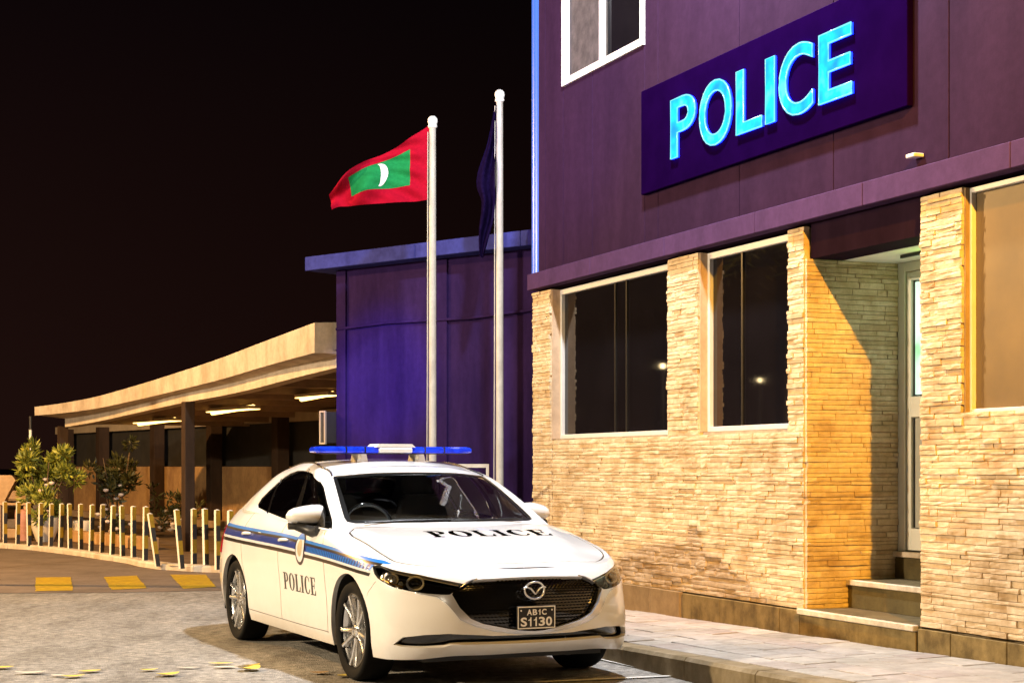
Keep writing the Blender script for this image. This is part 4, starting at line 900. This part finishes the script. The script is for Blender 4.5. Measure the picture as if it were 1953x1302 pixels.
CHR = [(-.001,.222),(.012,.225),(.0292,.239),(.0477,.262),(.066,.304),(.0822,.360),(.0895,.433),(.0975,.512),(.107,.563),(.128,.594),(.1247,.5959),(.1025,.5803),(.0924,.5803),(.086,.625),(.075,.715),(.0670,.770),(.060,.790),(.066,.752),(.079,.668),(.0885,.610),(.0902,.582),(.0825,.461),(.0715,.370),(.058,.3225),(.0294,.2715),(.012,.250),(-.001,.245)]
INT = [(-.001,.212),(.0475,.214),(.0576,.222),(.095,.240),(.1206,.232),(.145,.207),(.1565,.140),(.148,.1266),(.1,.1145),(.093,.1345),(.0579,.1338),(.0137,.1316),(-.001,.132)]
AF, AR_ = archpoly(*ARF), archpoly(*ARR)
bi = lambda pts: BODY.inv(pts, (0, 2), SIDE)
ext = lambda q, top: np.vstack([q, [(q[-1][0], 1.001)]]) if top else q
GAPS = [
 ([(.1852,.6887),(.193,.62),(.2024,.555),(.204,.52)], .005),
 (np.vstack([[(bi([(-.46,.22)])[0][0], .10)], bi([(-.45,.30),(-.445,.50),(-.47,.70),(-.53,.86)]), [(bi([(-.60,.92)])[0][0], 1.001)]]), .009),
 (np.vstack([bi([(-1.50,.272),(-1.505,.45),(-1.51,.70),(-1.50,.86)]), [(bi([(-1.47,.93)])[0][0], 1.001)]]), .009),
 (np.vstack([bi([(-2.40,.50),(-2.455,.62),(-2.48,.75),(-2.45,.90)]), [(bi([(-2.40,1.0)])[0][0], 1.001)]]), .009),
 (bi([(-.45,.272),(-.9,.268),(-1.5,.27),(-2.0,.272),(-2.41,.276)]), .006),
 (bi([(-3.02,.58),(-3.10,.66),(-3.18,.80)]), .005),
]
CB = Cut(BODY, {'arch_front': AF, 'arch_rear': AR_, 'headlight': HL, 'grille': GRL, 'chrome': CHR, 'intake': INT}, GAPS, .042)
hx = lambda pts: HOOD.inv(pts, (0, 1), None)
HG = [(hx([(-.40,.001),(-.40,.35),(-.39,.60),(-.36,.72),(-.29,.775),(-.178,.79),(.12,.776),(.435,.742),(.50,.700),(.60,.620),(.64,.570),(.675,.476),(.700,.36),(.716,.24),(.722,.10),(.724,.001)]), .011),
      (hx([(-3.02,.001),(-3.03,.30),(-3.06,.60),(-3.2,.70),(-3.5,.58)]), .006)]
HG[0] = (np.vstack([[(HG[0][0][0][0], -.001)], HG[0][0], [(HG[0][0][-1][0], -.001)]]), .011)
CH = Cut(HOOD, {}, HG, .042)
WS = [(-.001,.138),(.12,.138),(.185,.132),(.200,.15),(.2035,.20),(.2035,.30),(.2035,.45),(.2045,.62),(.2065,.77),(.204,.795),(.195,.806),(.128,.816),(.06,.823),(-.001,.825)]
def inset(poly, d, k, keep0=True):
    """polygon moved inwards by d metres in the scaled plane"""
    q = np.asarray(poly, float)*k; a = np.roll(q, 1, 0); b = np.roll(q, -1, 0); t = b-a; t /= np.maximum(np.linalg.norm(t, axis=1, keepdims=True), 1e-9); n = np.stack([-t[:, 1], t[:, 0]], 1)
    ar = .5*np.sum(q[:, 0]*b[:, 1]-b[:, 0]*q[:, 1]); d = np.broadcast_to(np.asarray(d, float), (len(q),))[:, None]
    r = (q+n*d*(1 if ar > 0 else -1))/k
    if keep0: r[:, 0] = np.where(np.asarray(poly)[:, 0] <= 0, -.001, r[:, 0])
    return r
KC = np.array([CABIN.mu, CABIN.mv])
WSI = inset(WS, [.028]*2+[.03,.035,.038,.038,.036,.032,.028,.026,.024,.022,.02,.02], KC)
DLO = [(.2335,.020),(.2634,.028),(.36,.034),(.4648,.045),(.5835,.0865),(.645,.140),(.655,.20),(.6519,.33),(.633,.50),(.6077,.6458),(.575,.725),(.5382,.7727),(.48,.803),(.4256,.8076),(.36,.803),(.3047,.785),(.262,.745),(.2375,.69),(.231,.60),(.2305,.50),(.2305,.30),(.2315,.12)]
DLI = inset(DLO, .014, KC, False)
RW = [(1.001,.20),(.90,.20),(.855,.22),(.838,.30),(.832,.55),(.835,.80),(.86,.86),(.93,.88),(1.001,.885)]
RWI = inset(RW, .03, KC); RWI[:, 0] = np.where(np.array(RW)[:, 0] >= 1, 1.001, RWI[:, 0])
PIL = [np.array([(.372,.86),(.352,.86),(.395,.0),(.430,.0)]), np.array([(.607,.70),(.592,.70),(.566,.05),(.580,.05)])]
CC = Cut(CABIN, {'glass_front': WSI, 'frit': WS, 'pillar_b': PIL[0], 'pillar_c': PIL[1], 'glass_side': DLI, 'side_trim': DLO, 'glass_rear': RWI, 'rear_frit': RW}, [], .036)
# pillars only exist inside the side window
sidein = inside(CC.c[:, 0], CC.c[:, 1], np.asarray(DLO)*KC)
for n in ('pillar_b', 'pillar_c'): CC.lab[(CC.lab == n) & ~sidein] = ''
CR_ = Cut(ROOF, {}, [], .05)
def panel(cut, fn):
    """triangles of every uncut panel whose centre satisfies fn(centre)"""
    sel = np.zeros(len(cut.f), bool)
    for c in np.unique(cut.comp[cut.comp >= 0]):
        k = cut.comp == c
        if fn(cut.cp[k].mean(0), cut.cp[k]): sel |= k
    return sel
lab = lambda cut, n: np.isin(cut.lab, [n] if isinstance(n, str) else n)
done = np.zeros(len(CB.f), bool)
def take(fn):
    global done
    k = panel(CB, fn) & ~done; done |= k; return k
fr_door = take(lambda m, a: -1.5 < m[0] < -.45 and m[2] > .4); re_door = take(lambda m, a: -2.5 < m[0] < -1.5 and m[2] > .4)
bump = take(lambda m, a: a[:, 0].max() > .7); fend = take(lambda m, a: m[0] > -.8 and m[2] > .32); rocker = take(lambda m, a: m[2] < .30 and m[0] > -2.6); tail = take(lambda m, a: m[0] < -3.2)
quarter = take(lambda m, a: True)
hood_p = panel(CH, lambda m, a: m[0] > -.42 and a[:, 1].min() < .05 and a[:, 0].min() < .5 and a[:, 0].max() < .76); nose_p = panel(CH, lambda m, a: a[:, 0].max() > .76)
deck_p = panel(CH, lambda m, a: m[0] < -3.0 and a[:, 1].min() < .05); rest_p = (CH.comp >= 0) & ~hood_p & ~nose_p & ~deck_p
restf = rest_p & (CH.cp[:, 0] > -.42); nose_f = nose_p & ((CH.cp[:, 0] > .46) | (CH.cp[:, 1] < .7)); restf |= nose_p & ~nose_f
rest_m = rest_p & ~restf
build('front_bumper', 'paint', CAR, [CB.piece(bump, 0, .03), CH.piece(nose_f, 0, .012)])
sides('fender', 'paint', CAR, [CB.piece(fend, 0, .03), CH.piece(restf, 0, .012)])
FD = sides('front_door', 'paint', CAR, [CB.piece(fr_door, 0, .02)]); RD = sides('rear_door', 'paint', CAR, [CB.piece(re_door, 0, .02)])
sides('rocker_panel', 'paint', CAR, [CB.piece(rocker, 0, .03)]); sides('rear_quarter', 'paint', CAR, [CB.piece(quarter, 0, .03), CH.piece(rest_m & (CH.cp[:, 0] < -2.6), 0, .01)])
if tail.any(): build('rear_bumper', 'paint', CAR, [CB.piece(tail, 0, .02)])
build('hood', 'paint', CAR, [CH.piece(hood_p, 0, .018)]); build('boot_lid', 'paint', CAR, [CH.piece(deck_p, 0, .012)])
cab = CC.comp >= 0
build('roof', 'paint', CAR, [CR_.piece(CR_.comp >= 0), CC.piece(cab, 0, .022)])
for sg in (-1, 1):
    pts = [tuple((CABIN.P([(u, v)])[0]+CABIN.Nn([(u, v)])[0]*.002)*np.array((1, sg, 1))) for u, v in [(.2085,.80),(.2110,.88),(.216,.935),(.226,.975),(.245,.992)]+[(u, .997) for u in np.linspace(.28, .74, 14)]]
    B().tube(pts, .0065, 6).obj('roof_seam', 'gasket', CAR)
build('panel_gap', 'gasket', CAR, [CB.piece(lab(CB, 'gap'), -.004), CH.piece(lab(CH, 'gap') & (CH.cp[:, 0] > -.5), -.003)])
build('windscreen', 'glass_car', CAR, [CC.piece(lab(CC, 'glass_front'), -.006)]); build('windscreen_surround', 'gasket', CAR, [CC.piece(lab(CC, 'frit'), -.003, .01)])
build('rear_window', 'glass_tint', CAR, [CC.piece(lab(CC, 'glass_rear'), -.006)]); build('rear_window_surround', 'gasket', CAR, [CC.piece(lab(CC, 'rear_frit'), -.003, .01)])
sides('side_window', 'glass_tint', CAR, [CC.piece(lab(CC, 'glass_side'), -.008)]); sides('window_trim', 'gloss_black', CAR, [CC.piece(lab(CC, 'side_trim'), -.003, .014), CC.piece(lab(CC, ['pillar_b', 'pillar_c']), -.004)])
# dark inner skin seen through the shut lines, under tray, wheel housings
skin = B()
inn = BODY; CU = Cut(BODY, {'a': inset(AF, -.004, CB.k, False), 'b': inset(AR_, -.004, CB.k, False), 'h': inset(HL, -.01, CB.k, False), 'g': inset(np.vstack([GRL]), -.01, CB.k), 'c': CHR, 'i': inset(INT, -.006, CB.k)}, [], .08)
CHU = Cut(HOOD, {}, [], .09)
build('inner_shell', 'black', CAR, [CU.piece(CU.lab == '', -.016), CHU.piece((CHU.cp[:, 0] > -.45), -.02), CHU.piece((CHU.cp[:, 0] < -2.9), -.016)])
ut = B(); ut.box(-3.3, .62, -.62, .62, .17, .22); ut.box(-2.28, -.45, -.80, .80, .18, .24); ut.obj('under_tray', 'black', CAR)
for cx, cz, r in (ARF, ARR):
    for sg in (-1, 1):
        a = np.linspace(-.25, np.pi+.25, 24); rr = r+.012; h = B()
        h.loft([[(cx+rr*math.cos(t), sg*.86, cz+rr*math.sin(t)), (cx+rr*math.cos(t), sg*.56, cz+rr*math.sin(t)), (cx+.05*math.cos(t), sg*.55, cz+.05*math.sin(t))] for t in a], close=False); h.obj('wheel_housing', 'black', CAR)
# grille, chrome wing, lower intake
gk = lab(CB, 'grille'); build('grille', 'gloss_black', CAR, [CB.piece(gk, -.05)]); build('grille_surround', 'gloss_black', CAR, [CB.piece(gk, -.008, .045)] if False else [CB.piece(gk, -.046)])
gp = np.asarray(GRL)*CB.k; st = B(); row = 0
for yy in np.arange(.255, .79, .0285):
    for k in range(0, 22):
        uu = (k+.5*(row % 2))*.0265/CB.k[0]
        if not inside(np.array([uu*CB.k[0]]), np.array([yy*CB.k[1]]), inset(gp, .012, np.array([1, 1])))[0]: continue
        P = BODY.P([(uu, yy)])[0]; N = BODY.Nn([(uu, yy)])[0]; tz = np.array((0, 0, 1.0)); tz -= N*(tz@N); tz /= np.linalg.norm(tz); ty = np.cross(tz, N); c = P-N*.040
        for sg in ((1, -1) if uu > .001 else (1,)):
            m = np.array((1, sg, 1)); V = [(c+ty*.0105)*m, (c+tz*.0055)*m, (c-ty*.0105)*m, (c-tz*.0055)*m, (c+N*.022+ty*.0075-tz*.001)*m, (c+N*.022+tz*.002)*m, (c+N*.022-ty*.0075-tz*.001)*m, (c+N*.022-tz*.004)*m]
            st.add(V, [[4, 5, 6, 7], [0, 1, 5, 4], [1, 2, 6, 5], [2, 3, 7, 6], [3, 0, 4, 7]])
    row += 1
st.obj('grille_stud', 'stud', CAR, kind='stuff')
build('chrome_wing', 'chrome', CAR, [CB.piece(lab(CB, 'chrome'), .006, .03)])
build('lower_intake', 'gloss_black', CAR, [CB.piece(lab(CB, 'intake'), -.05)])
# headlights
for sg, nm in ((-1, 'right'), (1, 'left')):
    hk = lab(CB, 'headlight'); H = build('headlight', 'gloss_black', CAR, [CB.piece(hk, -.058)], nm); build('lens', 'glass_clear', H, [CB.piece(hk, -.001)], nm)
    m = np.array((1, sg, 1))
    for (u, v), r, d in (((.131,.735), .050, .035), ((.163,.765), .040, .035)):
        P = BODY.P([(u, v)])[0]-BODY.Nn([(u, v)])[0]*d; ax = np.array((.93, .36, 0)); ax /= np.linalg.norm(ax); b1 = np.cross(ax, (0, 0, 1)); b1 /= np.linalg.norm(b1); b2 = np.cross(ax, b1)
        rb = B(); rb.tube([tuple((P+(b1*math.cos(t)+b2*math.sin(t)*.8)*r)*m) for t in np.linspace(0, 2*np.pi, 22, endpoint=False)], .0075, 8, 0, True)
        rings = [[tuple((P+ax*h+(b1*math.cos(t)+b2*math.sin(t)*.8)*q)*m) for t in np.linspace(0, 2*np.pi, 18, endpoint=False)] for q, h in ((r, -.03), (r*.8, -.012), (r*.72, .004), (r*.5, .014), (r*.2, .02), (.001, .021))]
        rb.obj('projector_ring', 'plate_white', H); B().loft(rings, caps=False).obj('projector', 'glass_clear' if u > .15 else 'gloss_black', H)  # ring coloured white in place of bright chrome reflections
    fb = B()
    for q in range(9):
        u = .150+.0040*q; P = BODY.P([(u, .72+.008*q)])[0]-BODY.Nn([(u, .72+.008*q)])[0]*.03
        fb.lathe([(0, -.018), (.016, -.008), (.018, .006), (0, .018)], 1, 7, tuple((P+np.array((rng.uniform(-.01, .01), rng.uniform(-.01, .0), rng.uniform(-.035, .03))))*m), 0, False, False)
    fb.obj('reflector', 'reflector', H)
    tb = B(); tb.tube([tuple((BODY.P([(u, v)])[0]-BODY.Nn([(u, v)])[0]*.018)*m) for u, v in [(.082,.69),(.098,.745),(.122,.822),(.145,.862),(.165,.885)]], .003, 6); tb.obj('edge_highlight', 'plate_white', H)  # white tube drawn as the highlight along the headlight's top edge
    ab = B(); ab.tube([tuple((BODY.P([(u, v)])[0]-BODY.Nn([(u, v)])[0]*.012)*m) for u, v in [(.145,.66),(.160,.69),(.178,.74)]], .008, 6); ab.obj('side_reflector', 'amber', H)
# badge on the grille: an oval ring with spread wings
eb = B(); ex = .932; ez = .614
eb.tube([(ex-.01*abs(math.cos(t)), .066*math.cos(t), ez+.052*math.sin(t)) for t in np.linspace(0, 2*np.pi, 36, endpoint=False)], .0065, 8, 0, True)
for sg in (1, -1): eb.tube([(ex-.008, sg*.076, ez+.018), (ex-.002, sg*.052, ez+.021), (ex+.002, sg*.030, ez+.013), (ex+.003, sg*.012, ez-.008), (ex+.003, 0, ez-.022)], [.004, .006, .006, .0058, .005], 7)
eb.obj('badge', 'chrome', CAR)
# number plate
PL = B().box(.936, .950, -.131, .131, .380, .523, 0, .003).obj('number_plate', 'plate', CAR)
pbd = B(); xx = .9515
for a in ((-.128, .128, .513, .520), (-.128, .128, .383, .390), (-.128, -.121, .390, .513), (.121, .128, .390, .513)): pbd.add([(xx, a[0], a[2]), (xx, a[1], a[2]), (xx, a[1], a[3]), (xx, a[0], a[3])], [[0, 1, 2, 3]])
for y in (-.105, .105): pbd.lathe([(.0001, .0), (.006, .0), (.005, .003), (0, .003)], 0, 10, (xx, y, .495), 0, True, False)
pbd.obj('plate_border', 'plate_white', PL)
ONE = [(0,.72),(.10,.74),(.20,.80),(.26,1),(.40,1),(.40,0),(.21,0),(.21,.66),(0,.60)]
def plate_glyph(ch, y0, y1, z0, z1, bold):
    if ch == '1': co, fa = fill([np.array(ONE, float)]); fa = fa.tolist(); lo = np.array((-.05, 0)); hi = np.array((.52, 1))
    else:
        me = font_mesh(ch, 1, 0, bold); co = np.array([v.co[:2] for v in me.vertices]); fa = [list(q.vertices) for q in me.polygons]; lo, hi = co.min(0), co.max(0)
    V = [(xx+.0006, y0+(p[0]-lo[0])/(hi[0]-lo[0])*(y1-y0), z0+(p[1]-lo[1])/(hi[1]-lo[1])*(z1-z0)) for p in co]
    B().add(V, fa).obj('plate_character', 'plate_white', PL)
for txt, y0, y1, z0, z1 in (('AB1C', -.066, .068, .466, .502), ('S1130', -.108, .106, .398, .454)):
    wd = {'1': .72, 'A': 1.12, 'B': 1, 'C': 1.05, 'S': 1, '3': 1, '0': 1}; tot = sum(wd[c] for c in txt)+.14*(len(txt)-1); y = y0
    for c in txt: w_ = wd[c]/tot*(y1-y0); plate_glyph(c, y, y+w_, z0, z1, .03); y += w_+.14/tot*(y1-y0)
# livery: bands that follow the flank, printed on the paint
def flank(x, z, off, sg=-1):
    q = BODY.inv([(x, z)], (0, 2), SIDE); p = BODY.P(q)[0]+BODY.Nn(q)[0]*off; return p*np.array((1, sg, 1))
TOPC = curve([-3.35, -2.94, -2.2, -1.115, -.86, -.3, .1, .46, .62], [.925, .917, .905, .882, .868, .842, .815, .785, .765]); BOTC = curve([-3.35, -2.99, -1.116, -.5, 0, .444, .62], [.790, .784, .752, .735, .712, .684, .668])
FR = [0, .165, .30, .66, .80, 1.0]
def band_grid(fa, fb_, xs0, xs1, n, off, slant=True):
    V = []; F = []
    for i in range(n+1):
        for fq in (fa, fb_):
            x = xs0+(xs1-xs0)*i/n; 
            if slant: x = x-.06*fq*(i/n)+.05*fq*(1-i/n)*0
            t, b = TOPC(x), BOTC(x); V.append((x, t+(b-t)*fq))
    return V, [[2*i, 2*i+1, 2*i+3, 2*i+2] for i in range(n)]
import functools
def livery(sg):
    for fa, fb_, mat, x1 in ((FR[0], FR[1], 's_lblue', .455), (FR[1], FR[2], 's_black', .435), (FR[2], FR[3], 's_blue', .385), (FR[3], FR[4], 's_white', .39), (FR[4], FR[5], 's_black', .41)):
        V, F = band_grid(fa, fb_, -3.18, x1, 74, 0)
        q = BODY.inv(V, (0, 2), SIDE); P = (BODY.P(q)+BODY.Nn(q)*.0012)*np.array((1, sg, 1)); N = BODY.Nn(q)*np.array((1, sg, 1))
        me = bpy.data.meshes.new('livery_stripe'); me.from_pydata(P.tolist(), [], F if sg == -1 else [f[::-1] for f in F]); me.polygons.foreach_set('use_smooth', [True]*len(F)); me.update(); me.normals_split_custom_set_from_vertices(N.tolist()); link('livery_stripe', me, mat, CAR)
    if sg == -1: pts = []
    V = []; F = []; x = -.83
    while x < .36:
        w = .013+.014*(x+.83)/1.19
        for xx_, fq in ((x, FR[2]+.03), (x+w, FR[2]+.03), (x+w-.012, FR[3]), (x-.012, FR[3])):
            t, b = TOPC(xx_), BOTC(xx_); V.append((xx_, t+(b-t)*fq))
        k = len(V)-4; F.append([k, k+3, k+2, k+1]); x += w*2.0
    q = BODY.inv(V, (0, 2), SIDE); P = (BODY.P(q)+BODY.Nn(q)*.0022)*np.array((1, sg, 1)); me = bpy.data.meshes.new('livery_tick'); me.from_pydata(P.tolist(), [], F); me.update(); link('livery_tick', me, 's_lblue', CAR, kind='stuff')
livery(-1); livery(1)
def onflank(polys, mat, name, off, sg, step=.03, parent=None):
    v, f = fill([np.asarray(p) for p in polys], step); q = BODY.inv(v, (0, 2), SIDE); P = (BODY.P(q)+BODY.Nn(q)*off)*np.array((1, sg, 1)); N = BODY.Nn(q)*np.array((1, sg, 1)); me = bpy.data.meshes.new(name); me.from_pydata(P.tolist(), [], f.tolist()); me.update(); me.normals_split_custom_set_from_vertices(N.tolist()); return link(name, me, mat, parent or CAR)
for sg, x0, dx in ((-1, -1.40, 1), (1, -.66, -1)):
    for gl in serif('POLICE', .735, .122): onflank([np.stack([x0+dx*p[:, 0], .497+p[:, 1]], 1) for p in gl], 's_black', 'door_letter', .0015, sg, .04)
    cx, cz = -.985, .808
    E_ = lambda rx, rz_, dz=0: np.array([(cx+rx*math.cos(t), cz+dz+rz_*math.sin(t)*(1.0 if math.sin(t) > 0 else 1.06)) for t in np.linspace(0, 2*np.pi, 32, endpoint=False)])
    onflank([E_(.108, .112)], 's_navy', 'crest_border', .0030, sg); onflank([E_(.088, .092)], 's_white', 'crest_field', .0038, sg); onflank([E_(.050, .056)], 'gold', 'crest_centre', .0046, sg)
    top = E_(.100, .105); onflank([top[(top[:, 1] > cz+.045)]], 's_lblue', 'crest_band', .0054, sg)
for gl in serif('POLICE', .875, .205, .12):
    pol = []
    for p in gl: pol.append(np.stack([.040-.004-p[:, 1], -.300+p[:, 0]], 1))
    v, f = fill(pol, .04); q = HOOD.inv(np.stack([v[:, 0], np.abs(v[:, 1])], 1), (0, 1)); P = HOOD.P(q)+HOOD.Nn(q)*.0018; P[:, 1] = v[:, 1]; N = HOOD.Nn(q); N[:, 1] *= np.sign(v[:, 1]+1e-9)
    me = bpy.data.meshes.new('hood_letter'); me.from_pydata(P.tolist(), [], [t[::-1] for t in f.tolist()]); me.update(); me.normals_split_custom_set_from_vertices(N.tolist()); link('hood_letter', me, 's_black', CAR)
# door handles, mirrors
for sg, D in ((-1, (FD[0], RD[0])), (1, (FD[1], RD[1]))):
    for d, x in zip(D, (-1.37, -2.32)):
        pts = [flank(x+t*.10, .845+(.012 if x < -2 else 0)+.006*t, .028-.022*t*t, sg) for t in np.linspace(-1, 1, 9)]; B().tube([tuple(p) for p in pts], [.007]+[.012]*7+[.007], 8).obj('handle', 'paint', d)
    mr = B(); rings = []
    for k, (t, hx_, hz) in enumerate([(0, .012, .012), (.07, .050, .042), (.2, .068, .058), (.45, .078, .070), (.7, .080, .076), (.88, .074, .074), (.96, .066, .066), (1.0, .055, .055)]):
        y = 1.012-.245*t; cx_ = -.93+.075*t; cz_ = 1.028+.012*t
        rings.append([(cx_+hx_*(math.cos(a) if math.cos(a) > 0 else .55*math.cos(a)), sg*y, cz_+hz*math.sin(a)*(1 if math.sin(a) > 0 else .8)) for a in np.linspace(0, 2*np.pi, 22, endpoint=False)])
    if sg == 1: rings = [r[::-1] for r in rings]
    MR = mr.loft(rings).obj('mirror', 'paint', CAR)
    ba = B(); ba.tube([(-.88, sg*.955, .965), (-.85, sg*.90, .945), (-.78, sg*.862, .925), (-.70, sg*.845, .935)], [.030, .036, .038, .042], 10); ba.obj('mirror_base', 'black', MR)
    und = B(); und.loft([[(p[0], p[1]-sg*.0, p[2]) for p in ((-.95+.07*t+.062*hx_*math.cos(a), sg*(1.0-.235*t), .975-.012+.024*math.sin(a)-.008*t) for a in np.linspace(0, 2*np.pi, 12, endpoint=False))] for t, hx_ in ((0.04, .3), (.25, .8), (.6, 1), (.9, .9), (1, .7))]); und.obj('mirror_underside', 'black', MR)
# wheels
def make_wheel():
    w = bpy.data.objects.new('wheel', None); COL.objects.link(w); w.parent = CAR
    ty = B(); ty.lathe([(.232, -.075), (.250, -.092), (.290, -.104), (.305, -.100), (.314, -.086), (.318, -.05), (.3185, 0), (.318, .05), (.314, .086), (.305, .100), (.290, .104), (.250, .092), (.232, .075)], 1, 56, (0, 0, 0), 0, True, False); ty.obj('tyre', 'rubber', w)
    rm = B(); rm.lathe([(.236, -.092), (.242, -.086), (.240, -.076), (.226, -.070), (.214, -.03), (.205, .07), (.232, .08)], 1, 56, (0, 0, 0), 0, True, False); rm.lathe([(.0, -.078), (.030, -.078), (.036, -.072), (.062, -.066), (.066, -.05), (.066, .0)], 1, 24, (0, 0, 0), 0, True, False)
    RM = rm.obj('rim', 'alloy', w); sp = B()
    for k in range(5):
        for da, tw in ((-.17, -.12), (.17, .12)):
            a = 2*math.pi*k/5+da; rings = []
            for r_, w_, y0, y1 in ((.050, .020, -.070, -.045), (.11, .0155, -.072, -.046), (.17, .014, -.078, -.050), (.218, .0165, -.086, -.055), (.232, .020, -.088, -.058)):
                an = a+tw*(r_/.235)*.55; c, s_ = math.cos(an), math.sin(an); rings.append([(r_*c-q*s_, y, r_*s_+q*c) for q, y in ((-w_, y1), (-w_*.72, y0), (0, y0-.005), (w_*.72, y0), (w_, y1))])
            sp.loft(rings, 0, False)
    sp.obj('spoke', 'alloy', RM, kind='stuff'); nb = B()
    for k in range(5): nb.lathe([(.009, -.078), (.009, -.066)], 1, 8, (.045*math.cos(k*1.2566+.6), 0, .045*math.sin(k*1.2566+.6)))
    nb.obj('wheel_nut', 'steel', RM, kind='stuff'); B().lathe([(.0, -.035), (.15, -.035), (.15, -.02), (.05, -.01)], 1, 32, (0, 0, 0), 0, True, False).obj('brake_disc', 'steel', w); B().lathe([(.0, -.0305), (.205, -.0)], 1, 32, (0, 0, 0), 0, True, False).obj('rim_back', 'black', w)
    return w
def copy_tree(o, par):
    c = o.copy(); COL.objects.link(c); c.parent = par
    for ch in [x for x in list(bpy.data.objects) if x.parent == o]: copy_tree(ch, c)
    return c
w0 = make_wheel()
for k, (x, y, rz, ry) in enumerate(((0, -.765, 0, .35), (-2.726, -.768, 0, .9), (0, .765, math.pi, .2), (-2.726, .768, math.pi, .6))):
    w = w0 if k == 0 else copy_tree(w0, CAR); w.location = (x, y, .318); w.rotation_euler = (0, ry, rz)
# light bar
LB = bpy.data.objects.new('light_bar', None); COL.objects.link(LB); LB.parent = CAR; LB.location = (-1.56, 0, 1.478)
def barseg(y0, y1, mat, name, cap=0):
    pr = [(-.10, .004), (-.085, -.002), (.085, -.002), (.105, .010), (.10, .032), (.06, .046), (-.06, .046), (-.095, .034)]; rings = []
    ys = [(y0, 1), (y1, 1)] if not cap else ([(y0, 1), (y1-.05, 1), (y1-.015, .85), (y1, .55)] if cap > 0 else [(y0, .55), (y0+.015, .85), (y0+.05, 1), (y1, 1)])
    for y, s_ in ys: rings.append([(x*s_, y, .022+(z-.022)*s_) for x, z in pr])
    return B().loft(rings, 0, False).obj(name, mat, LB)
barseg(-.622, -.392, 'lens_blue', 'lens', -1); barseg(-.380, -.245, 'lens_blue', 'lens'); barseg(-.233, -.135, 'lens_blue', 'lens'); barseg(.135, .233, 'lens_blue', 'lens'); barseg(.245, .390, 'lens_blue', 'lens'); barseg(.402, .640, 'lens_blue', 'lens', 1)
for y in (-.386, -.239, .239, .396): B().box(-.098, .102, y-.006, y+.006, .0, .044).obj('divider', 's_navy', LB)
bx('bar_base', 's_navy', LB, -.08, .08, -.56, .58, -.010, -.003); bx('speaker_box', 'white_metal', LB, -.10, .112, -.133, .133, .0, .036, .006); B().prism([(-.16, .040), (.16, .040), (.13, .066), (-.13, .066)], 0, -.10, .108).obj('speaker_lid', 'white_metal', LB)
for y in (-.255, .205):
    f = B(); f.prism([(y-.045, -.080), (y+.045, -.080), (y+.030, -.010), (y-.030, -.010)], 0, -.07, .085); f.obj('foot', 'white_metal', LB); bx('clip', 'gold', LB, .0855, .10, y-.045, y-.015, -.050, -.014, .004)  # gold clips stand in for yellow reflections at the feet
# cabin inside
dash = B(); dash.prism([(-.42, .80), (-.40, .945), (-.75, .965), (-.98, .93), (-1.02, .70), (-.45, .60)][::-1], 1, -.70, .70) if False else dash.loft([[(-.40, y, .80), (-.40, y, .94), (-.72, y, .975), (-.97, y, .935), (-1.03, y, .70)] for y in (-.72, .72)], 0, False); dash.obj('dashboard', 'interior', CAR)
bx('floor', 'interior', CAR, -2.95, -.40, -.74, .74, .24, .30)
B().loft([[(-.77, -.37+.17*math.cos(t)*1.25, .975), (-.95, -.37+.17*math.cos(t), .965+.0)] for t in np.linspace(0, math.pi, 9)], close=False).obj('instrument_hood', 'interior', CAR)
B().tube([(-1.02-.06*math.sin(t), -.37+.185*math.cos(t), .930+.175*math.sin(t)) for t in np.linspace(0, 2*np.pi, 26, endpoint=False)], .014, 8, 0, True).obj('steering_wheel', 'gloss_black', CAR)
def seat(y, x, w):
    s = bpy.data.objects.new('seat', None); COL.objects.link(s); s.parent = CAR; s.location = (x, y, .30); h = w/2
    B().loft([[(a, -h, .10), (a, h, .10), (a, h*.95, .24), (a, -h*.95, .24)] for a in (.28, -.28)], 0, False).obj('seat_cushion', 'seat', s)
    B().loft([[(-.22-.26*t-d, -h*k, .22+.62*t), (-.22-.26*t-d, h*k, .22+.62*t), (-.10-.27*t-d, h*k*.92, .24+.62*t), (-.10-.27*t-d, -h*k*.92, .24+.62*t)] for t, k, d in ((0, 1, 0), (.35, 1.02, .0), (.75, .92, .0), (.95, .70, .0), (1, .6, .01))], 0, True).obj('seat_back', 'seat', s)
    if w < .8: B().loft([[(-.53-.02*t, -.13*k, .86+.19*t), (-.53-.02*t, .13*k, .86+.19*t), (-.43-.02*t, .12*k, .86+.19*t), (-.43-.02*t, -.12*k, .86+.19*t)] for t, k in ((0, .8), (.2, 1), (.8, 1), (1, .75))], 0, True).obj('headrest', 'seat', s)
for y in (-.37, .37): seat(y, -1.42, .52)
seat(0, -2.32, 1.24)
for sg in (-1, 1):
    for u0, u1 in ((.2065, .229),):
        V = []; 
        for t in np.linspace(.12, .95, 12):
            for u in (u0, u1): 
                uu = u if u0 < .3 else u-.04*(t-.1); V.append(tuple((CABIN.P([(uu, t)])[0]-CABIN.Nn([(uu, t)])[0]*.026)*np.array((1, sg, 1))))
        B().add(V, [[2*i, 2*i+1, 2*i+3, 2*i+2] for i in range(11)], 0, True).obj('pillar_lining', 'pillar_trim', CAR)
ws = B()
for y0, y1 in ((-.60, .02), (.0, .58)): ws.tube([(-.44-.06*abs(y), y, .996+.012*math.sin(3*(y-y0))) for y in np.linspace(y0, y1, 8)], .007, 5)
ws.obj('wiper', 'gasket', CAR)
tl = [(.80,.62),(.80,.84),(.86,.86),(.93,.80),(.93,.66),(.86,.60)]
CT = Cut(BODY, {'t': tl}, [], .09); sides('tail_lamp', 'red', CAR, [CT.piece(lab(CT, 't'), .006, .01)])
